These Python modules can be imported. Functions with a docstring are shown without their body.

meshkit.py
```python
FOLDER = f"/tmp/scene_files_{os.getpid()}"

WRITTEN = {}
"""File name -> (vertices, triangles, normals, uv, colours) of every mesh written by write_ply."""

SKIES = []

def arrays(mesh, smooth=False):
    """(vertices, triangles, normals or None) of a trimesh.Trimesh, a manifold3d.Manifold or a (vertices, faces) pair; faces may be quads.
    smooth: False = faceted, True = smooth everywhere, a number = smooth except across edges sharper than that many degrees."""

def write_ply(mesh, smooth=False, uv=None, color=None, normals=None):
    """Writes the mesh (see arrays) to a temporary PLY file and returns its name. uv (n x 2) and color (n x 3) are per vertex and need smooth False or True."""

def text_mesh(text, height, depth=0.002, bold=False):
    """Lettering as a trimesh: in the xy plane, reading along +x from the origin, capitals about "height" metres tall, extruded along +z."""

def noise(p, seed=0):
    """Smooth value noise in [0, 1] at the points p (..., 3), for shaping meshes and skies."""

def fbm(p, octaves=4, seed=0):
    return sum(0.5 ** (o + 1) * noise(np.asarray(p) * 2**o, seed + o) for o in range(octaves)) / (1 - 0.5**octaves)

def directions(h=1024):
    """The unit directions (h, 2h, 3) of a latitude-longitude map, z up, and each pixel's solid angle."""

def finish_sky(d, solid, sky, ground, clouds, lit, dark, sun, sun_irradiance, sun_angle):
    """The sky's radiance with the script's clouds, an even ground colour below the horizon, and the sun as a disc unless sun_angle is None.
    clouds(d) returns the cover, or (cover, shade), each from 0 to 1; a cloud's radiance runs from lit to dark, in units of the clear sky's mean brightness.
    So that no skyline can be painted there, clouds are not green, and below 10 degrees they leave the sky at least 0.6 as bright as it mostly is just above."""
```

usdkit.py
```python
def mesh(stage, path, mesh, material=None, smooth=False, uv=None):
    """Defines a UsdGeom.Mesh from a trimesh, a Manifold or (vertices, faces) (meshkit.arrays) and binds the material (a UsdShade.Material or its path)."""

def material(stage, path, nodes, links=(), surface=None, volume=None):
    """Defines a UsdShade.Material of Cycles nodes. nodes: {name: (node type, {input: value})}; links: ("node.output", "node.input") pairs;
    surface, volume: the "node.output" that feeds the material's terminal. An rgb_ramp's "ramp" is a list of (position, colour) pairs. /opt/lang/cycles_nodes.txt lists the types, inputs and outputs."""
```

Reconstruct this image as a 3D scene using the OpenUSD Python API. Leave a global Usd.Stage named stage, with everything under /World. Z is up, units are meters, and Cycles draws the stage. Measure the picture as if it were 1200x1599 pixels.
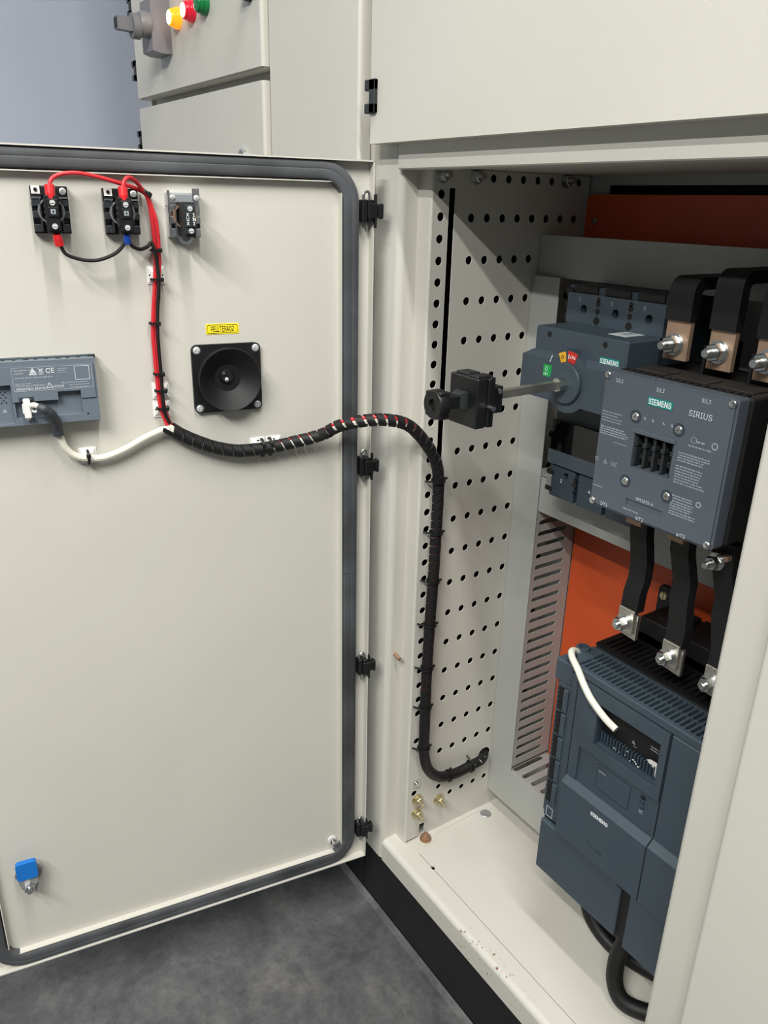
import math, random
import numpy as np, trimesh, manifold3d, usdkit, meshkit
from shapely.geometry import Polygon, Point, box as sbox, LineString
from shapely.ops import unary_union
from shapely import affinity
from pxr import Usd, UsdGeom, UsdLux, UsdShade, Gf, Sdf

random.seed(7)
rng = np.random.default_rng(7)
stage = Usd.Stage.CreateInMemory()
UsdGeom.SetStageUpAxis(stage, UsdGeom.Tokens.z)
UsdGeom.SetStageMetersPerUnit(stage, 1.0)
UsdGeom.Xform.Define(stage, '/World')
UsdGeom.Scope.Define(stage, '/World/Looks')

# ------------------------------------------------------------------ camera
cam = UsdGeom.Camera.Define(stage, '/World/camera')
R = np.array([[0.55788197, 0.82959889, 0.02309496], [0.31456559, -0.1856212, -0.93090991], [-0.76799492, 0.52660274, -0.36451799]])
EYE = (0.81796, -0.57305, 0.96029)
right, up, back = R[0], -R[1], -R[2]
cam.AddTransformOp().Set(Gf.Matrix4d(*right, 0, *up, 0, *back, 0, *EYE, 1))
cam.CreateHorizontalApertureAttr(36.0)
cam.CreateVerticalApertureAttr(36.0 * 1599 / 1200)
cam.CreateFocalLengthAttr(36.0 * 1237.1 / 1200)
cam.CreateClippingRangeAttr(Gf.Vec2f(0.02, 100))
cam.CreateExposureAttr(0.1)

# ------------------------------------------------------------------ light: fluorescent tubes along the aisle
def tube_light(name, x, y, z, length, width, power, color=(1.0, 0.985, 0.95)):
    l = UsdLux.RectLight.Define(stage, '/World/' + name)
    l.CreateWidthAttr(length); l.CreateHeightAttr(width)
    l.CreateIntensityAttr(power / (length * width)); l.CreateColorAttr(Gf.Vec3f(*color)); l.CreateNormalizeAttr(False)
    l.AddTranslateOp().Set(Gf.Vec3d(x, y, z))
tube_light('fluorescent_tube', 1.0, -0.36, 2.42, 1.2, 0.07, 9.0)
tube_light('fluorescent_tube_001', 1.35, -1.45, 2.42, 1.2, 0.07, 14.5)
tube_light('fluorescent_tube_003', -1.1, -0.8, 2.42, 1.2, 0.07, 2.2)
tube_light('fluorescent_tube_002', 1.1, -2.0, 2.42, 1.2, 0.07, 19.0)
dome = UsdLux.DomeLight.Define(stage, '/World/room_ambient')
dome.CreateIntensityAttr(0.0); dome.CreateColorAttr(Gf.Vec3f(0.97, 0.98, 1.0))

# ------------------------------------------------------------------ helpers: things and parts
WORLD = np.eye(4)
FRONT = np.array([[1, 0, 0, 0], [0, 0, -1, 0], [0, 1, 0, 0], [0, 0, 0, 1.0]])      # (right, up, out of the cabinet's front)
_U, _W, _N = np.array([0.16147168, 0.98687701, -0.00081219]), np.array([-0.01131915, 0.00267496, 0.99993236]), np.array([0.98681243, -0.16145156, 0.01160253])
DOOR = np.eye(4); DOOR[:3, 0], DOOR[:3, 1], DOOR[:3, 2], DOOR[:3, 3] = _U, _W, _N, (-0.01366566, -0.02848722, -0.01782731)   # (towards hinge, up, out of the inner face)
used, info = {}, {}
def uniq(parent, name):
    k = (parent, name); n = used.get(k, 0); used[k] = n + 1
    return f'{parent}/{name}' + (f'_{n:03d}' if n else '')
def keys(prim, **kw):
    for k, v in kw.items():
        if v: prim.SetCustomDataByKey(k, v)
class Thing:
    pass
def thing(name, label, cat, frame=WORLD, base=(0, 0, 0), group=None):
    t = Thing(); t.path = uniq('/World', name); t.base = np.array(base, float); t.frame = frame
    x = UsdGeom.Xform.Define(stage, t.path); m = frame.copy(); m[:3, 3] = (frame @ np.r_[t.base, 1])[:3]
    x.AddTransformOp().Set(Gf.Matrix4d(*m.T.ravel().tolist()))
    keys(x.GetPrim(), label=label, category=cat, group=group); t.prim = x.GetPrim(); t.root = t
    return t
def part(t, name, mesh, mat, label=None, smooth=30, kind=None):
    """a mesh in the frame's coordinates, child of a thing or of a part"""
    p = Thing(); p.root = t.root; p.path = uniq(t.path, name)
    mesh = as_tm(mesh).copy(); mesh.apply_translation(-p.root.base)
    p.prim = usdkit.mesh(stage, p.path, mesh, MAT[mat], smooth=smooth).GetPrim()
    keys(p.prim, label=label, kind=kind)
    return p
def solo(name, mesh, mat, label, cat, frame=WORLD, base=None, group=None, smooth=30, kind=None):
    mesh = as_tm(mesh).copy()
    b = np.array(base if base is not None else mesh.bounds.mean(0)); mesh.apply_translation(-b)
    path = uniq('/World', name); g = usdkit.mesh(stage, path, mesh, MAT[mat], smooth=smooth)
    m = frame.copy(); m[:3, 3] = (frame @ np.r_[b, 1])[:3]
    g.AddTransformOp().Set(Gf.Matrix4d(*m.T.ravel().tolist()))
    keys(g.GetPrim(), label=label, category=cat, group=group, kind=kind)
    return g
def copy_of(t, dbase, label, group=None):
    """a copy of a thing moved by dbase in its frame"""
    name = t.path.rsplit('/', 1)[1]
    c = Thing(); c.path = uniq('/World', name); x = UsdGeom.Xform.Define(stage, c.path)
    x.GetPrim().GetReferences().AddInternalReference(t.path); x.GetPrim().SetInstanceable(True)
    m = t.frame.copy(); m[:3, 3] = (t.frame @ np.r_[t.base + dbase, 1])[:3]
    x.ClearXformOpOrder()
    op = UsdGeom.Xformable(x).MakeMatrixXform(); op.Set(Gf.Matrix4d(*m.T.ravel().tolist()))
    keys(x.GetPrim(), label=label, category=t.prim.GetCustomDataByKey('category'), group=group)
    return c

# ------------------------------------------------------------------ helpers: shapes
def as_tm(m):
    if isinstance(m, trimesh.Trimesh): return m
    if isinstance(m, (list, tuple)) and not isinstance(m[0], np.ndarray): return trimesh.util.concatenate([as_tm(x) for x in m])
    v, f, _ = meshkit.arrays(m); return trimesh.Trimesh(v, f, process=False)
def bx(x0, x1, y0, y1, z0, z1, c=0.0):
    x0, x1 = sorted((x0, x1)); y0, y1 = sorted((y0, y1)); z0, z1 = sorted((z0, z1))
    if c <= 0:
        b = trimesh.creation.box([x1 - x0, y1 - y0, z1 - z0]); b.apply_translation([(x0 + x1) / 2, (y0 + y1) / 2, (z0 + z1) / 2]); return b
    c = min(c, .49 * min(x1 - x0, y1 - y0, z1 - z0)); p = []
    for x, sx in ((x0, 1), (x1, -1)):
        for y, sy in ((y0, 1), (y1, -1)):
            for z, sz in ((z0, 1), (z1, -1)):
                p += [(x + sx * c, y + sy * c, z), (x + sx * c, y, z + sz * c), (x, y + sy * c, z + sz * c)]
    return trimesh.convex.convex_hull(np.array(p))
def hull(pts): return trimesh.convex.convex_hull(np.array(pts, float))
def ext(poly, a, b, axis='z'):
    """polygon extruded from a to b. axis z: poly (x,y); axis x: poly (y,z); axis y: poly (x,z)"""
    polys = list(getattr(poly, 'geoms', [poly])); out = []
    for q in polys:
        if not isinstance(q, Polygon): q = Polygon(q)
        m = trimesh.creation.extrude_polygon(q.buffer(0), abs(b - a), engine='earcut'); m.apply_translation([0, 0, min(a, b)]); out.append(m)
    m = trimesh.util.concatenate(out) if len(out) > 1 else out[0]
    v = m.vertices.copy()
    if axis == 'x': m = trimesh.Trimesh(v[:, [2, 0, 1]], m.faces, process=False)
    if axis == 'y': m = trimesh.Trimesh(v[:, [0, 2, 1]], m.faces[:, ::-1], process=False)
    return m
def rrect(x0, y0, x1, y1, r, n=6):
    return sbox(x0 + r, y0 + r, x1 - r, y1 - r).buffer(r, quad_segs=n)
def disc(x, y, r, n=6): return Point(x, y).buffer(r, quad_segs=n)
def cyl(p0, p1, r, n=20, r1=None):
    p0, p1 = np.array(p0, float), np.array(p1, float); d = p1 - p0; L = np.linalg.norm(d); w = d / L
    a = np.cross(w, [0, 0, 1.0]) if abs(w[2]) < .9 else np.cross(w, [1.0, 0, 0]); a /= np.linalg.norm(a); b = np.cross(w, a)
    t = np.arange(n) * 2 * np.pi / n; ring = np.cos(t)[:, None] * a + np.sin(t)[:, None] * b
    v = np.vstack([p0 + ring * r, p1 + ring * (r if r1 is None else r1), [p0], [p1]])
    i = np.arange(n); j = (i + 1) % n
    f = np.vstack([np.c_[i, j, j + n], np.c_[i, j + n, i + n], np.c_[j, i, np.full(n, 2 * n)], np.c_[i + n, j + n, np.full(n, 2 * n + 1)]])
    return trimesh.Trimesh(v, f, process=False)
def spline(P, k=8):
    P = np.array(P, float); Q = np.vstack([2 * P[0] - P[1], P, 2 * P[-1] - P[-2]]); out = []
    for i in range(1, len(Q) - 2):
        a, b, c, d = Q[i - 1:i + 3]
        for t in np.arange(k) / k:
            out.append(.5 * (2 * b + (c - a) * t + (2 * a - 5 * b + 4 * c - d) * t * t + (3 * b - a - 3 * c + d) * t ** 3))
    return np.vstack([out, P[-1:]])
def frames(P, hint=(0.3, 0.2, 0.93)):
    T = np.gradient(P, axis=0); T /= np.linalg.norm(T, axis=1)[:, None]
    n = np.cross(T[0], hint); n /= np.linalg.norm(n); N = [n]
    for t in T[1:]:
        n = N[-1] - t * (N[-1] @ t); N.append(n / np.linalg.norm(n))
    N = np.array(N); return T, N, np.cross(T, N)
def tube(P, r, n=10, k=8):
    P = spline(P, k) if k else np.array(P, float); T, N, B = frames(P); a = np.arange(n) * 2 * np.pi / n
    r = np.broadcast_to(r, len(P))
    v = (P[:, None] + r[:, None, None] * (np.cos(a)[None, :, None] * N[:, None] + np.sin(a)[None, :, None] * B[:, None])).reshape(-1, 3)
    f = []; i = np.arange(n); j = (i + 1) % n
    for s in range(len(P) - 1):
        o = s * n; f += [np.c_[o + i, o + j, o + n + j], np.c_[o + i, o + n + j, o + n + i]]
    m = len(v); v = np.vstack([v, P[:1], P[-1:]]); e = (len(P) - 1) * n
    f += [np.c_[j, i, np.full(n, m)], np.c_[e + i, e + j, np.full(n, m + 1)]]
    return trimesh.Trimesh(v, np.vstack(f), process=False)
def helix_ribbon(P, r, pitch, frac, thick=0.0012, step=.0012, knots=None):
    """a flat ribbon wound around the path: frac of each turn's pitch is covered"""
    P = spline(P, 16); L = np.r_[0, np.cumsum(np.linalg.norm(np.diff(P, axis=0), axis=1))]
    s = np.arange(0, L[-1], step); Q = np.stack([np.interp(s, L, P[:, k]) for k in range(3)], 1); T, N, B = frames(Q); a = 2 * np.pi * s / pitch
    D = np.cos(a)[:, None] * N + np.sin(a)[:, None] * B; h = (pitch * (frac if knots is None else np.interp(s, *knots)) / 2)[:, None] if knots is not None else pitch * frac / 2
    rows = [Q + D * r - T * h, Q + D * (r + thick) - T * h * .9, Q + D * (r + thick) + T * h * .9, Q + D * r + T * h]
    v = np.stack(rows, 1).reshape(-1, 3); f = []
    i = np.arange(len(Q) - 1) * 4
    for q in range(4):
        b = (q + 1) % 4; f += [np.c_[i + q, i + 4 + q, i + 4 + b], np.c_[i + q, i + 4 + b, i + b]]
    return trimesh.Trimesh(v, np.vstack(f)[:, ::-1], process=False)
def sweep_path2d(path, normals, profile, closed):
    """profile [(offset along the outward normal, z)], swept along a flat path"""
    n = len(profile); v = []
    for p, w in zip(path, normals):
        for o, z in profile: v.append((p[0] + w[0] * o, p[1] + w[1] * o, z))
    f = []; m = len(path)
    for s in range(m if closed else m - 1):
        a, b = s * n, ((s + 1) % m) * n
        for i in range(n):
            j = (i + 1) % n; f += [(a + i, b + i, b + j), (a + i, b + j, a + j)]
    if not closed:
        for i in range(1, n - 1): f += [(0, i, i + 1), ((m - 1) * n, (m - 1) * n + i + 1, (m - 1) * n + i)]
    t = trimesh.Trimesh(np.array(v), np.array(f), process=False)
    if t.volume < 0: t.invert()
    return t
def lathe(prof, cx=0, cy=0, n=32):
    """[(r, z)] turned around the axis z through (cx, cy)"""
    m = trimesh.creation.revolve(np.array(prof, float), sections=n); m.apply_translation([cx, cy, 0])
    return m
def hexa(cx, cy, r, z0, z1):
    a = np.arange(6) * np.pi / 3 + .3
    return hull([(cx + math.cos(t) * q, cy + math.sin(t) * q, z) for t in a for q, z in ((r, z0), (r, z1 - .15 * (z1 - z0)), (r * .9, z1))])
def turn(m, M3, at):
    m = as_tm(m).copy(); T = np.eye(4); T[:3, :3] = M3; T[:3, 3] = at; m.apply_transform(T); return m
TO_X = np.array([[0, 0, 1.0], [1, 0, 0], [0, 1, 0]])     # z-out shapes turned to face +x (local x -> y, y -> z)
def text(s, h, at, depth=.00025, sx=1.0, bold=False, rot=0.0):
    m = meshkit.text_mesh(s, h, depth, bold); m.apply_scale([sx, 1, 1])
    c, q = math.cos(rot), math.sin(rot); v = m.vertices.copy(); m.vertices[:, 0] = v[:, 0] * c - v[:, 1] * q; m.vertices[:, 1] = v[:, 0] * q + v[:, 1] * c
    m.apply_translation(at); return m
def fit_text(s, h, x0, x1, y, z, bold=False):
    m = meshkit.text_mesh(s, h, .00025, bold); m.apply_scale([(x1 - x0) / m.extents[0], 1, 1]); m.apply_translation([x0 - m.bounds[0, 0], y, z]); return m
def dashes(x0, x1, ys, h, z, seed=0):
    """rows of print too small to read, as broken bars"""
    r = random.Random(seed); out = []
    for y in ys:
        x = x0; end = x1 - r.random() * .25 * (x1 - x0)
        while x < end:
            w = r.uniform(.6, 2.6) * h
            out.append(bx(x, min(x + w, end), y - h * .36, y + h * .36, z, z + .0002)); x += w + h * .5
    return as_tm(out)
def ring2(x, y, r0, r1, z0, z1, n=6): return ext(disc(x, y, r1, n).difference(disc(x, y, r0, n)), z0, z1)

# ------------------------------------------------------------------ materials
MAT = {}
def lin(c):
    c = np.array(c, float) / 255
    return np.where(c < .04045, c / 12.92, ((c + .055) / 1.055) ** 2.4)
def mat(name, rgb, rough=.5, metal=0.0, var=0.0, scale=30.0, bump=0.0, bscale=400.0, **kw):
    c = lin(rgb)
    nodes = {'p': ('principled_bsdf', {'base_color': c, 'roughness': rough, 'metallic': metal, **kw})}; links = []
    if var or bump: nodes['t'] = ('texture_coordinate', {})
    if var:
        nodes['n'] = ('noise_texture', {'scale': scale, 'detail': 4.0}); nodes['r'] = ('rgb_ramp', {'ramp': [(.36, c * (1 - var)), (.64, np.minimum(c * (1 + var), 1))]})
        links += [('t.object', 'n.vector'), ('n.fac', 'r.fac'), ('r.color', 'p.base_color')]
    if bump:
        nodes['bn'] = ('noise_texture', {'scale': bscale, 'detail': 2.0}); nodes['b'] = ('bump', {'strength': bump, 'distance': .0006})
        links += [('t.object', 'bn.vector'), ('bn.fac', 'b.height'), ('b.normal', 'p.normal')]
    MAT[name] = usdkit.material(stage, '/World/Looks/' + name, nodes, links, surface='p.BSDF')
mat('paint', (203, 201, 191), .42, var=.015, scale=6, bump=.12, bscale=500)
mat('plate_paint', (170, 172, 168), .45, var=.02, scale=8, bump=.1, bscale=500)
mat('galvanised', (176, 176, 176), .42, .65, var=.06, scale=40)
mat('gasket', (70, 72, 75), .6, var=.4, scale=11, bump=.15, bscale=150)
mat('plinth_black', (24, 24, 25), .55, var=.15, scale=20)
mat('bright_steel', (226, 228, 226), .34, .45)
mat('zinc', (205, 207, 205), .28, 1.0, var=.06, scale=90)
mat('yellow_zinc', (196, 186, 152), .34, .8, var=.12, scale=120)
mat('copper', (180, 146, 120), .42, .7, var=.08, scale=60)
mat('brass_tab', (172, 145, 122), .5, .5, var=.06, scale=50)
mat('tin', (190, 186, 176), .38, .9, var=.08, scale=60)
mat('black_plastic', (19, 20, 21), .42, var=.05, scale=50)
mat('dark_plastic', (40, 44, 47), .45)
mat('matte_black', (17, 17, 18), .6)
mat('sleeve_black', (11, 11, 13), .62, var=.1, scale=30)
mat('brown_black', (46, 42, 38), .6, var=.1, scale=40)
mat('slate', (62, 74, 83), .45, var=.02, scale=10, bump=.05, bscale=900)
mat('slate_face', (84, 92, 101), .45, bump=.05, bscale=900)
mat('slate_light', (104, 114, 124), .45)
mat('slate_dark', (50, 62, 72), .45)
mat('print_grey', (196, 202, 204), .6)
mat('print_dim', (150, 160, 166), .6)
mat('print_white', (232, 236, 236), .6)
mat('logo_teal', (20, 132, 124), .5)
mat('white_plastic', (232, 232, 228), .4)
mat('white_wire', (222, 220, 206), .45)
mat('red_wire', (206, 44, 52), .4)
mat('red_sleeve', (214, 38, 44), .35)
mat('black_wire', (12, 12, 13), .55)
mat('blue_sleeve', (24, 72, 170), .35)
mat('blue_cap', (18, 112, 196), .3)
mat('boot_grey', (58, 64, 70), .5)
mat('yellow_label', (248, 226, 40), .5)
mat('ink', (40, 38, 20), .6)
mat('orange_sheet', (206, 84, 40), .5, var=.03, scale=12)
mat('mark_red', (196, 44, 36), .5)
mat('mark_yellow', (226, 172, 40), .5)
mat('mark_green', (18, 160, 76), .5)
mat('handle_grey', (112, 112, 116), .45)
mat('handle_plate', (124, 122, 126), .42)
mat('lens_green', (14, 120, 62), .2)
mat('lens_amber', (245, 160, 20), .2, emission_color=lin((255, 150, 30)), emission_strength=.9)
mat('lens_red', (200, 24, 50), .2, emission_color=lin((255, 40, 60)), emission_strength=.2)
mat('lens_core', (255, 245, 220), .3, emission_color=lin((255, 240, 200)), emission_strength=9.0)
mat('paper', (214, 214, 210), .7)
mat('foil', (200, 204, 206), .3, .7)
mat('wall_paint', (204, 212, 226), .6, var=.03, scale=2.2, bump=.3, bscale=60)
mat('ceiling_white', (225, 225, 222), .8)
mat('tube_glass', (240, 240, 240), .3)
# clear window of the breaker
MAT['clear'] = usdkit.material(stage, '/World/Looks/clear', {'t': ('transparent_bsdf', {'color': (.8, .84, .86)}), 'g': ('glossy_bsdf', {'color': (1, 1, 1), 'roughness': .03}), 'f': ('fresnel', {'IOR': 1.5}), 'm': ('mix_closure', {})},
    [('f.fac', 'm.fac'), ('t.BSDF', 'm.closure1'), ('g.BSDF', 'm.closure2')], surface='m.closure')
# trowelled concrete
MAT['concrete'] = usdkit.material(stage, '/World/Looks/concrete', {
    'g': ('texture_coordinate', {}), 'n1': ('noise_texture', {'scale': 8.0, 'detail': 8.0, 'roughness': .7, 'distortion': .3}), 'n2': ('noise_texture', {'scale': 70.0, 'detail': 5.0, 'roughness': .7}),
    'r1': ('rgb_ramp', {'ramp': [(.36, lin((64, 65, 67))), (.5, lin((83, 83, 84))), (.64, lin((103, 102, 100)))]}), 'r2': ('rgb_ramp', {'ramp': [(.36, (.8, .8, .81)), (.64, (1.14, 1.14, 1.14))]}),
    'm': ('mix', {'mix_type': 'multiply', 'fac': 1.0}), 'b': ('bump', {'strength': .25, 'distance': .002}), 'p': ('principled_bsdf', {'roughness': .5})},
    [('g.object', 'n1.vector'), ('g.object', 'n2.vector'), ('n1.fac', 'r1.fac'), ('n2.fac', 'r2.fac'), ('r1.color', 'm.color1'), ('r2.color', 'm.color2'), ('m.color', 'p.base_color'), ('n2.fac', 'b.height'), ('b.normal', 'p.normal')], surface='p.BSDF')
# the sill's paint with worn flakes along one stretch (object x is metres from the sill's middle)
c = lin((203, 201, 191))
MAT['worn_paint'] = usdkit.material(stage, '/World/Looks/worn_paint', {
    'g': ('texture_coordinate', {}), 's': ('separate_xyz', {}), 'n': ('noise_texture', {'scale': 170.0, 'detail': 3.0, 'roughness': .7}), 'thr': ('math', {'math_type': 'greater_than', 'value2': .64}),
    'x1': ('map_range', {'from_min': -.13, 'from_max': -.04, 'to_min': 0, 'to_max': 1, 'clamp': True}), 'x2': ('map_range', {'from_min': .02, 'from_max': .12, 'to_min': 1, 'to_max': 0, 'clamp': True}),
    'mm': ('math', {'math_type': 'multiply'}), 'y1': ('map_range', {'from_min': .013, 'from_max': .018, 'to_min': 1, 'to_max': 0, 'clamp': True}), 'm3': ('math', {'math_type': 'multiply'}), 'm2': ('math', {'math_type': 'multiply'}), 'mix': ('mix', {'mix_type': 'mix', 'color1': c, 'color2': lin((112, 66, 50))}), 'p': ('principled_bsdf', {'roughness': .42})},
    [('g.object', 'n.vector'), ('g.object', 's.vector'), ('s.x', 'x1.value'), ('s.x', 'x2.value'), ('x1.result', 'mm.value1'), ('x2.result', 'mm.value2'), ('n.fac', 'thr.value1'), ('s.y', 'y1.value'), ('mm.value', 'm3.value1'), ('y1.result', 'm3.value2'), ('thr.value', 'm2.value1'), ('m3.value', 'm2.value2'), ('m2.value', 'mix.fac'), ('mix.color', 'p.base_color')], surface='p.BSDF')

# ------------------------------------------------------------------ the room
def struct(name, mesh, m):
    g = usdkit.mesh(stage, '/World/' + name, as_tm(mesh), MAT[m]); keys(g.GetPrim(), kind='structure')
struct('floor', bx(-1.7, 6.0, -7.0, 1.3, -.25, -.15), 'concrete')
struct('wall_left', bx(-1.8, -1.6, -7.0, 1.3, -.15, 2.95), 'wall_paint')
struct('wall_back', bx(-1.6, 6.0, 1.2, 1.3, -.15, 2.95), 'wall_paint')
struct('wall_front', bx(-1.6, 6.0, -7.1, -7.0, -.15, 2.95), 'wall_paint')
struct('wall_right', bx(6.0, 6.1, -7.0, 1.3, -.15, 2.95), 'wall_paint')
struct('ceiling', bx(-1.8, 6.1, -7.1, 1.3, 2.95, 3.0), 'ceiling_white')

struct('trim_1', hull([(x, y, z) for x in (-.9, 1.2) for y, z in ((-.009, -.1499), (.001, -.1499), (.001, -.1455))]), 'concrete')

# ------------------------------------------------------------------ the open cabinet
XS = .0265                                        # inner face of the side panel
cab = thing('electrical_cabinet', 'beige switchgear cabinet in the middle with its lower door open on the devices inside', 'electrical cabinet', WORLD, (.247, 0, -.15))
def arc(cx, cy, r, a0, a1, n=8): return [(cx + r * math.cos(a), cy + r * math.sin(a)) for a in np.linspace(a0, a1, n)]
post = Polygon([(-.053, 0)] + arc(-.009, .009, .009, -math.pi / 2, 0) + [(0, .026), (XS - .003, .026)] + arc(XS - .003, .029, .003, -math.pi / 2, 0, 4) + [(XS, .0282), (-.053, .0282)])
part(cab, 'corner_post', ext(post, -.04, 2.1), 'paint')
rail_holes = unary_union([disc(.0405, .9703 - .02502 * i, .0051, 4) for i in range(36) if i not in (30, 32, 33, 34)])
part(cab, 'perforated_rail', ext(sbox(.0282, .004, .0522, .995).difference(rail_holes), XS - .0015, XS, 'x'), 'paint')
hz = [.9445 - .0492 * k for k in range(17)]
holes = [disc(.0875 + .0252 * j, z, .0051, 4) for z in hz for j in range(8)] + [disc(.095 + .0246 * j, .9895, .0048, 4) for j in range(8) if j not in (0, 6)]
holes += [disc(.0891 + .0254 * j, .0862, .0046, 4) for j in range(1)] + [disc(.1143 + .0243 * j, .064, .0046, 4) for j in range(4)] + [disc(.1141 + .0262 * j, .1045, .0046, 4) for j in range(3)]
side = sbox(.0522, 0, .279, .998).difference(unary_union(holes)).difference(sbox(.0522, .1375, .0612, .977)).difference(sbox(.054, .006, .064, .026)).difference(disc(.183, .1105, .0125))
part(cab, 'side_panel', ext(side, XS - .0015, XS, 'x'), 'paint', 'beige side panel with rows of round holes')
part(cab, 'side_panel', turn(ext(side, 0, .0015, 'x'), np.eye(3), (.468, 0, 0)), 'paint')
for k, xx in enumerate((-.0525, .5455)): part(cab, 'outer_skin', bx(xx, xx + .001, .0285, .31, -.04, 2.1), 'matte_black')
part(cab, 'sill', ext(Polygon([(0, -.04)] + arc(.009, -.009, .009, math.pi, math.pi / 2) + [(.0325, 0), (.0325, -.04)]), 0, .494, 'x'), 'worn_paint', 'front sill with flaked paint')
part(cab, 'corner_post', ext(Polygon([(.547, 0), (.547, .03), (.497, .03), (.494, .027)] + arc(.500, .006, .006, math.pi, 1.5 * math.pi)), -.04, 2.1), 'paint')
slit = sbox(.0545, .0336, .494, .0347)
part(cab, 'floor_panel', ext(sbox(-.02, .0325, .494, .31).difference(slit).difference(disc(.0895, .0345, .004)), -.003, 0, 'z'), 'paint')
part(cab, 'floor_bracket', ext(Polygon([(XS, .034), (.036, .0395), (.043, .0417), (.0485, .0485), (.0475, .0743), (.036, .079), (.034, .176), (XS, .178)]), 0, .0013), 'paint')
part(cab, 'top_beam', bx(.0, .494, -.005, .03, .9955, 1.5, .0012), 'paint')
part(cab, 'compartment_roof', bx(-.05, .547, .03, .31, .9985, 1.0), 'paint')
rear = sbox(-.0525, -.04, .547, 1.0).difference(sbox(.0626, .976, .44, .9868))
part(cab, 'rear_panel', ext(rear, .286, .288, 'y'), 'plate_paint')
part(cab, 'rear_skin', bx(-.0525, .547, .31, .312, -.04, 2.1), 'matte_black')
part(cab, 'rear_post', bx(XS - .001, XS + .0055, .279, .2855, 0, .998, .001), 'plate_paint')
part(cab, 'plinth', bx(-.053, .547, .002, .312, -.15, -.0405), 'plinth_black', 'black plinth under the cabinet')
# mounting frame
slots = unary_union([LineString([(.2085, z), (.259, z)]).buffer(.0036, quad_segs=3) for z in np.linspace(.5375, .128, 24)])
flange = ext(sbox(.198, .112, .2795, .62).difference(slots), .0755, .077, 'x')
part(cab, 'mounting_bracket', [bx(XS + .0005, .077, .1975, .199, .0935, .8755, .0005), flange], 'plate_paint', 'vertical bracket with a slotted flange')
part(cab, 'mounting_bracket', [bx(.42, .4665, .1975, .199, .5, .8755, .0005), bx(.4655, .4670, .1975, .2795, .5, .62)], 'plate_paint')
tray = sbox(XS + .0005, .199, .4665, .28).difference(unary_union([LineString([(x, .207), (x, .262)]).buffer(.0042, quad_segs=3) for x in np.arange(.0785, .44, .0207)]))
part(cab, 'base_bracket', [bx(XS + .0005, .4665, .1974, .199, .034, .1045, .0005), ext(tray, .103, .1045)], 'plate_paint')
part(cab, 'mounting_plate', bx(XS + .0008, .4665, .2065, .2085, .8745, .9255, .0005), 'plate_paint')
part(cab, 'mounting_plate', [bx(.0772, .4665, .1995, .201, .5575, .611, .0005), bx(.0772, .4665, .1995, .24, .6095, .611)], 'plate_paint')
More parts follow.
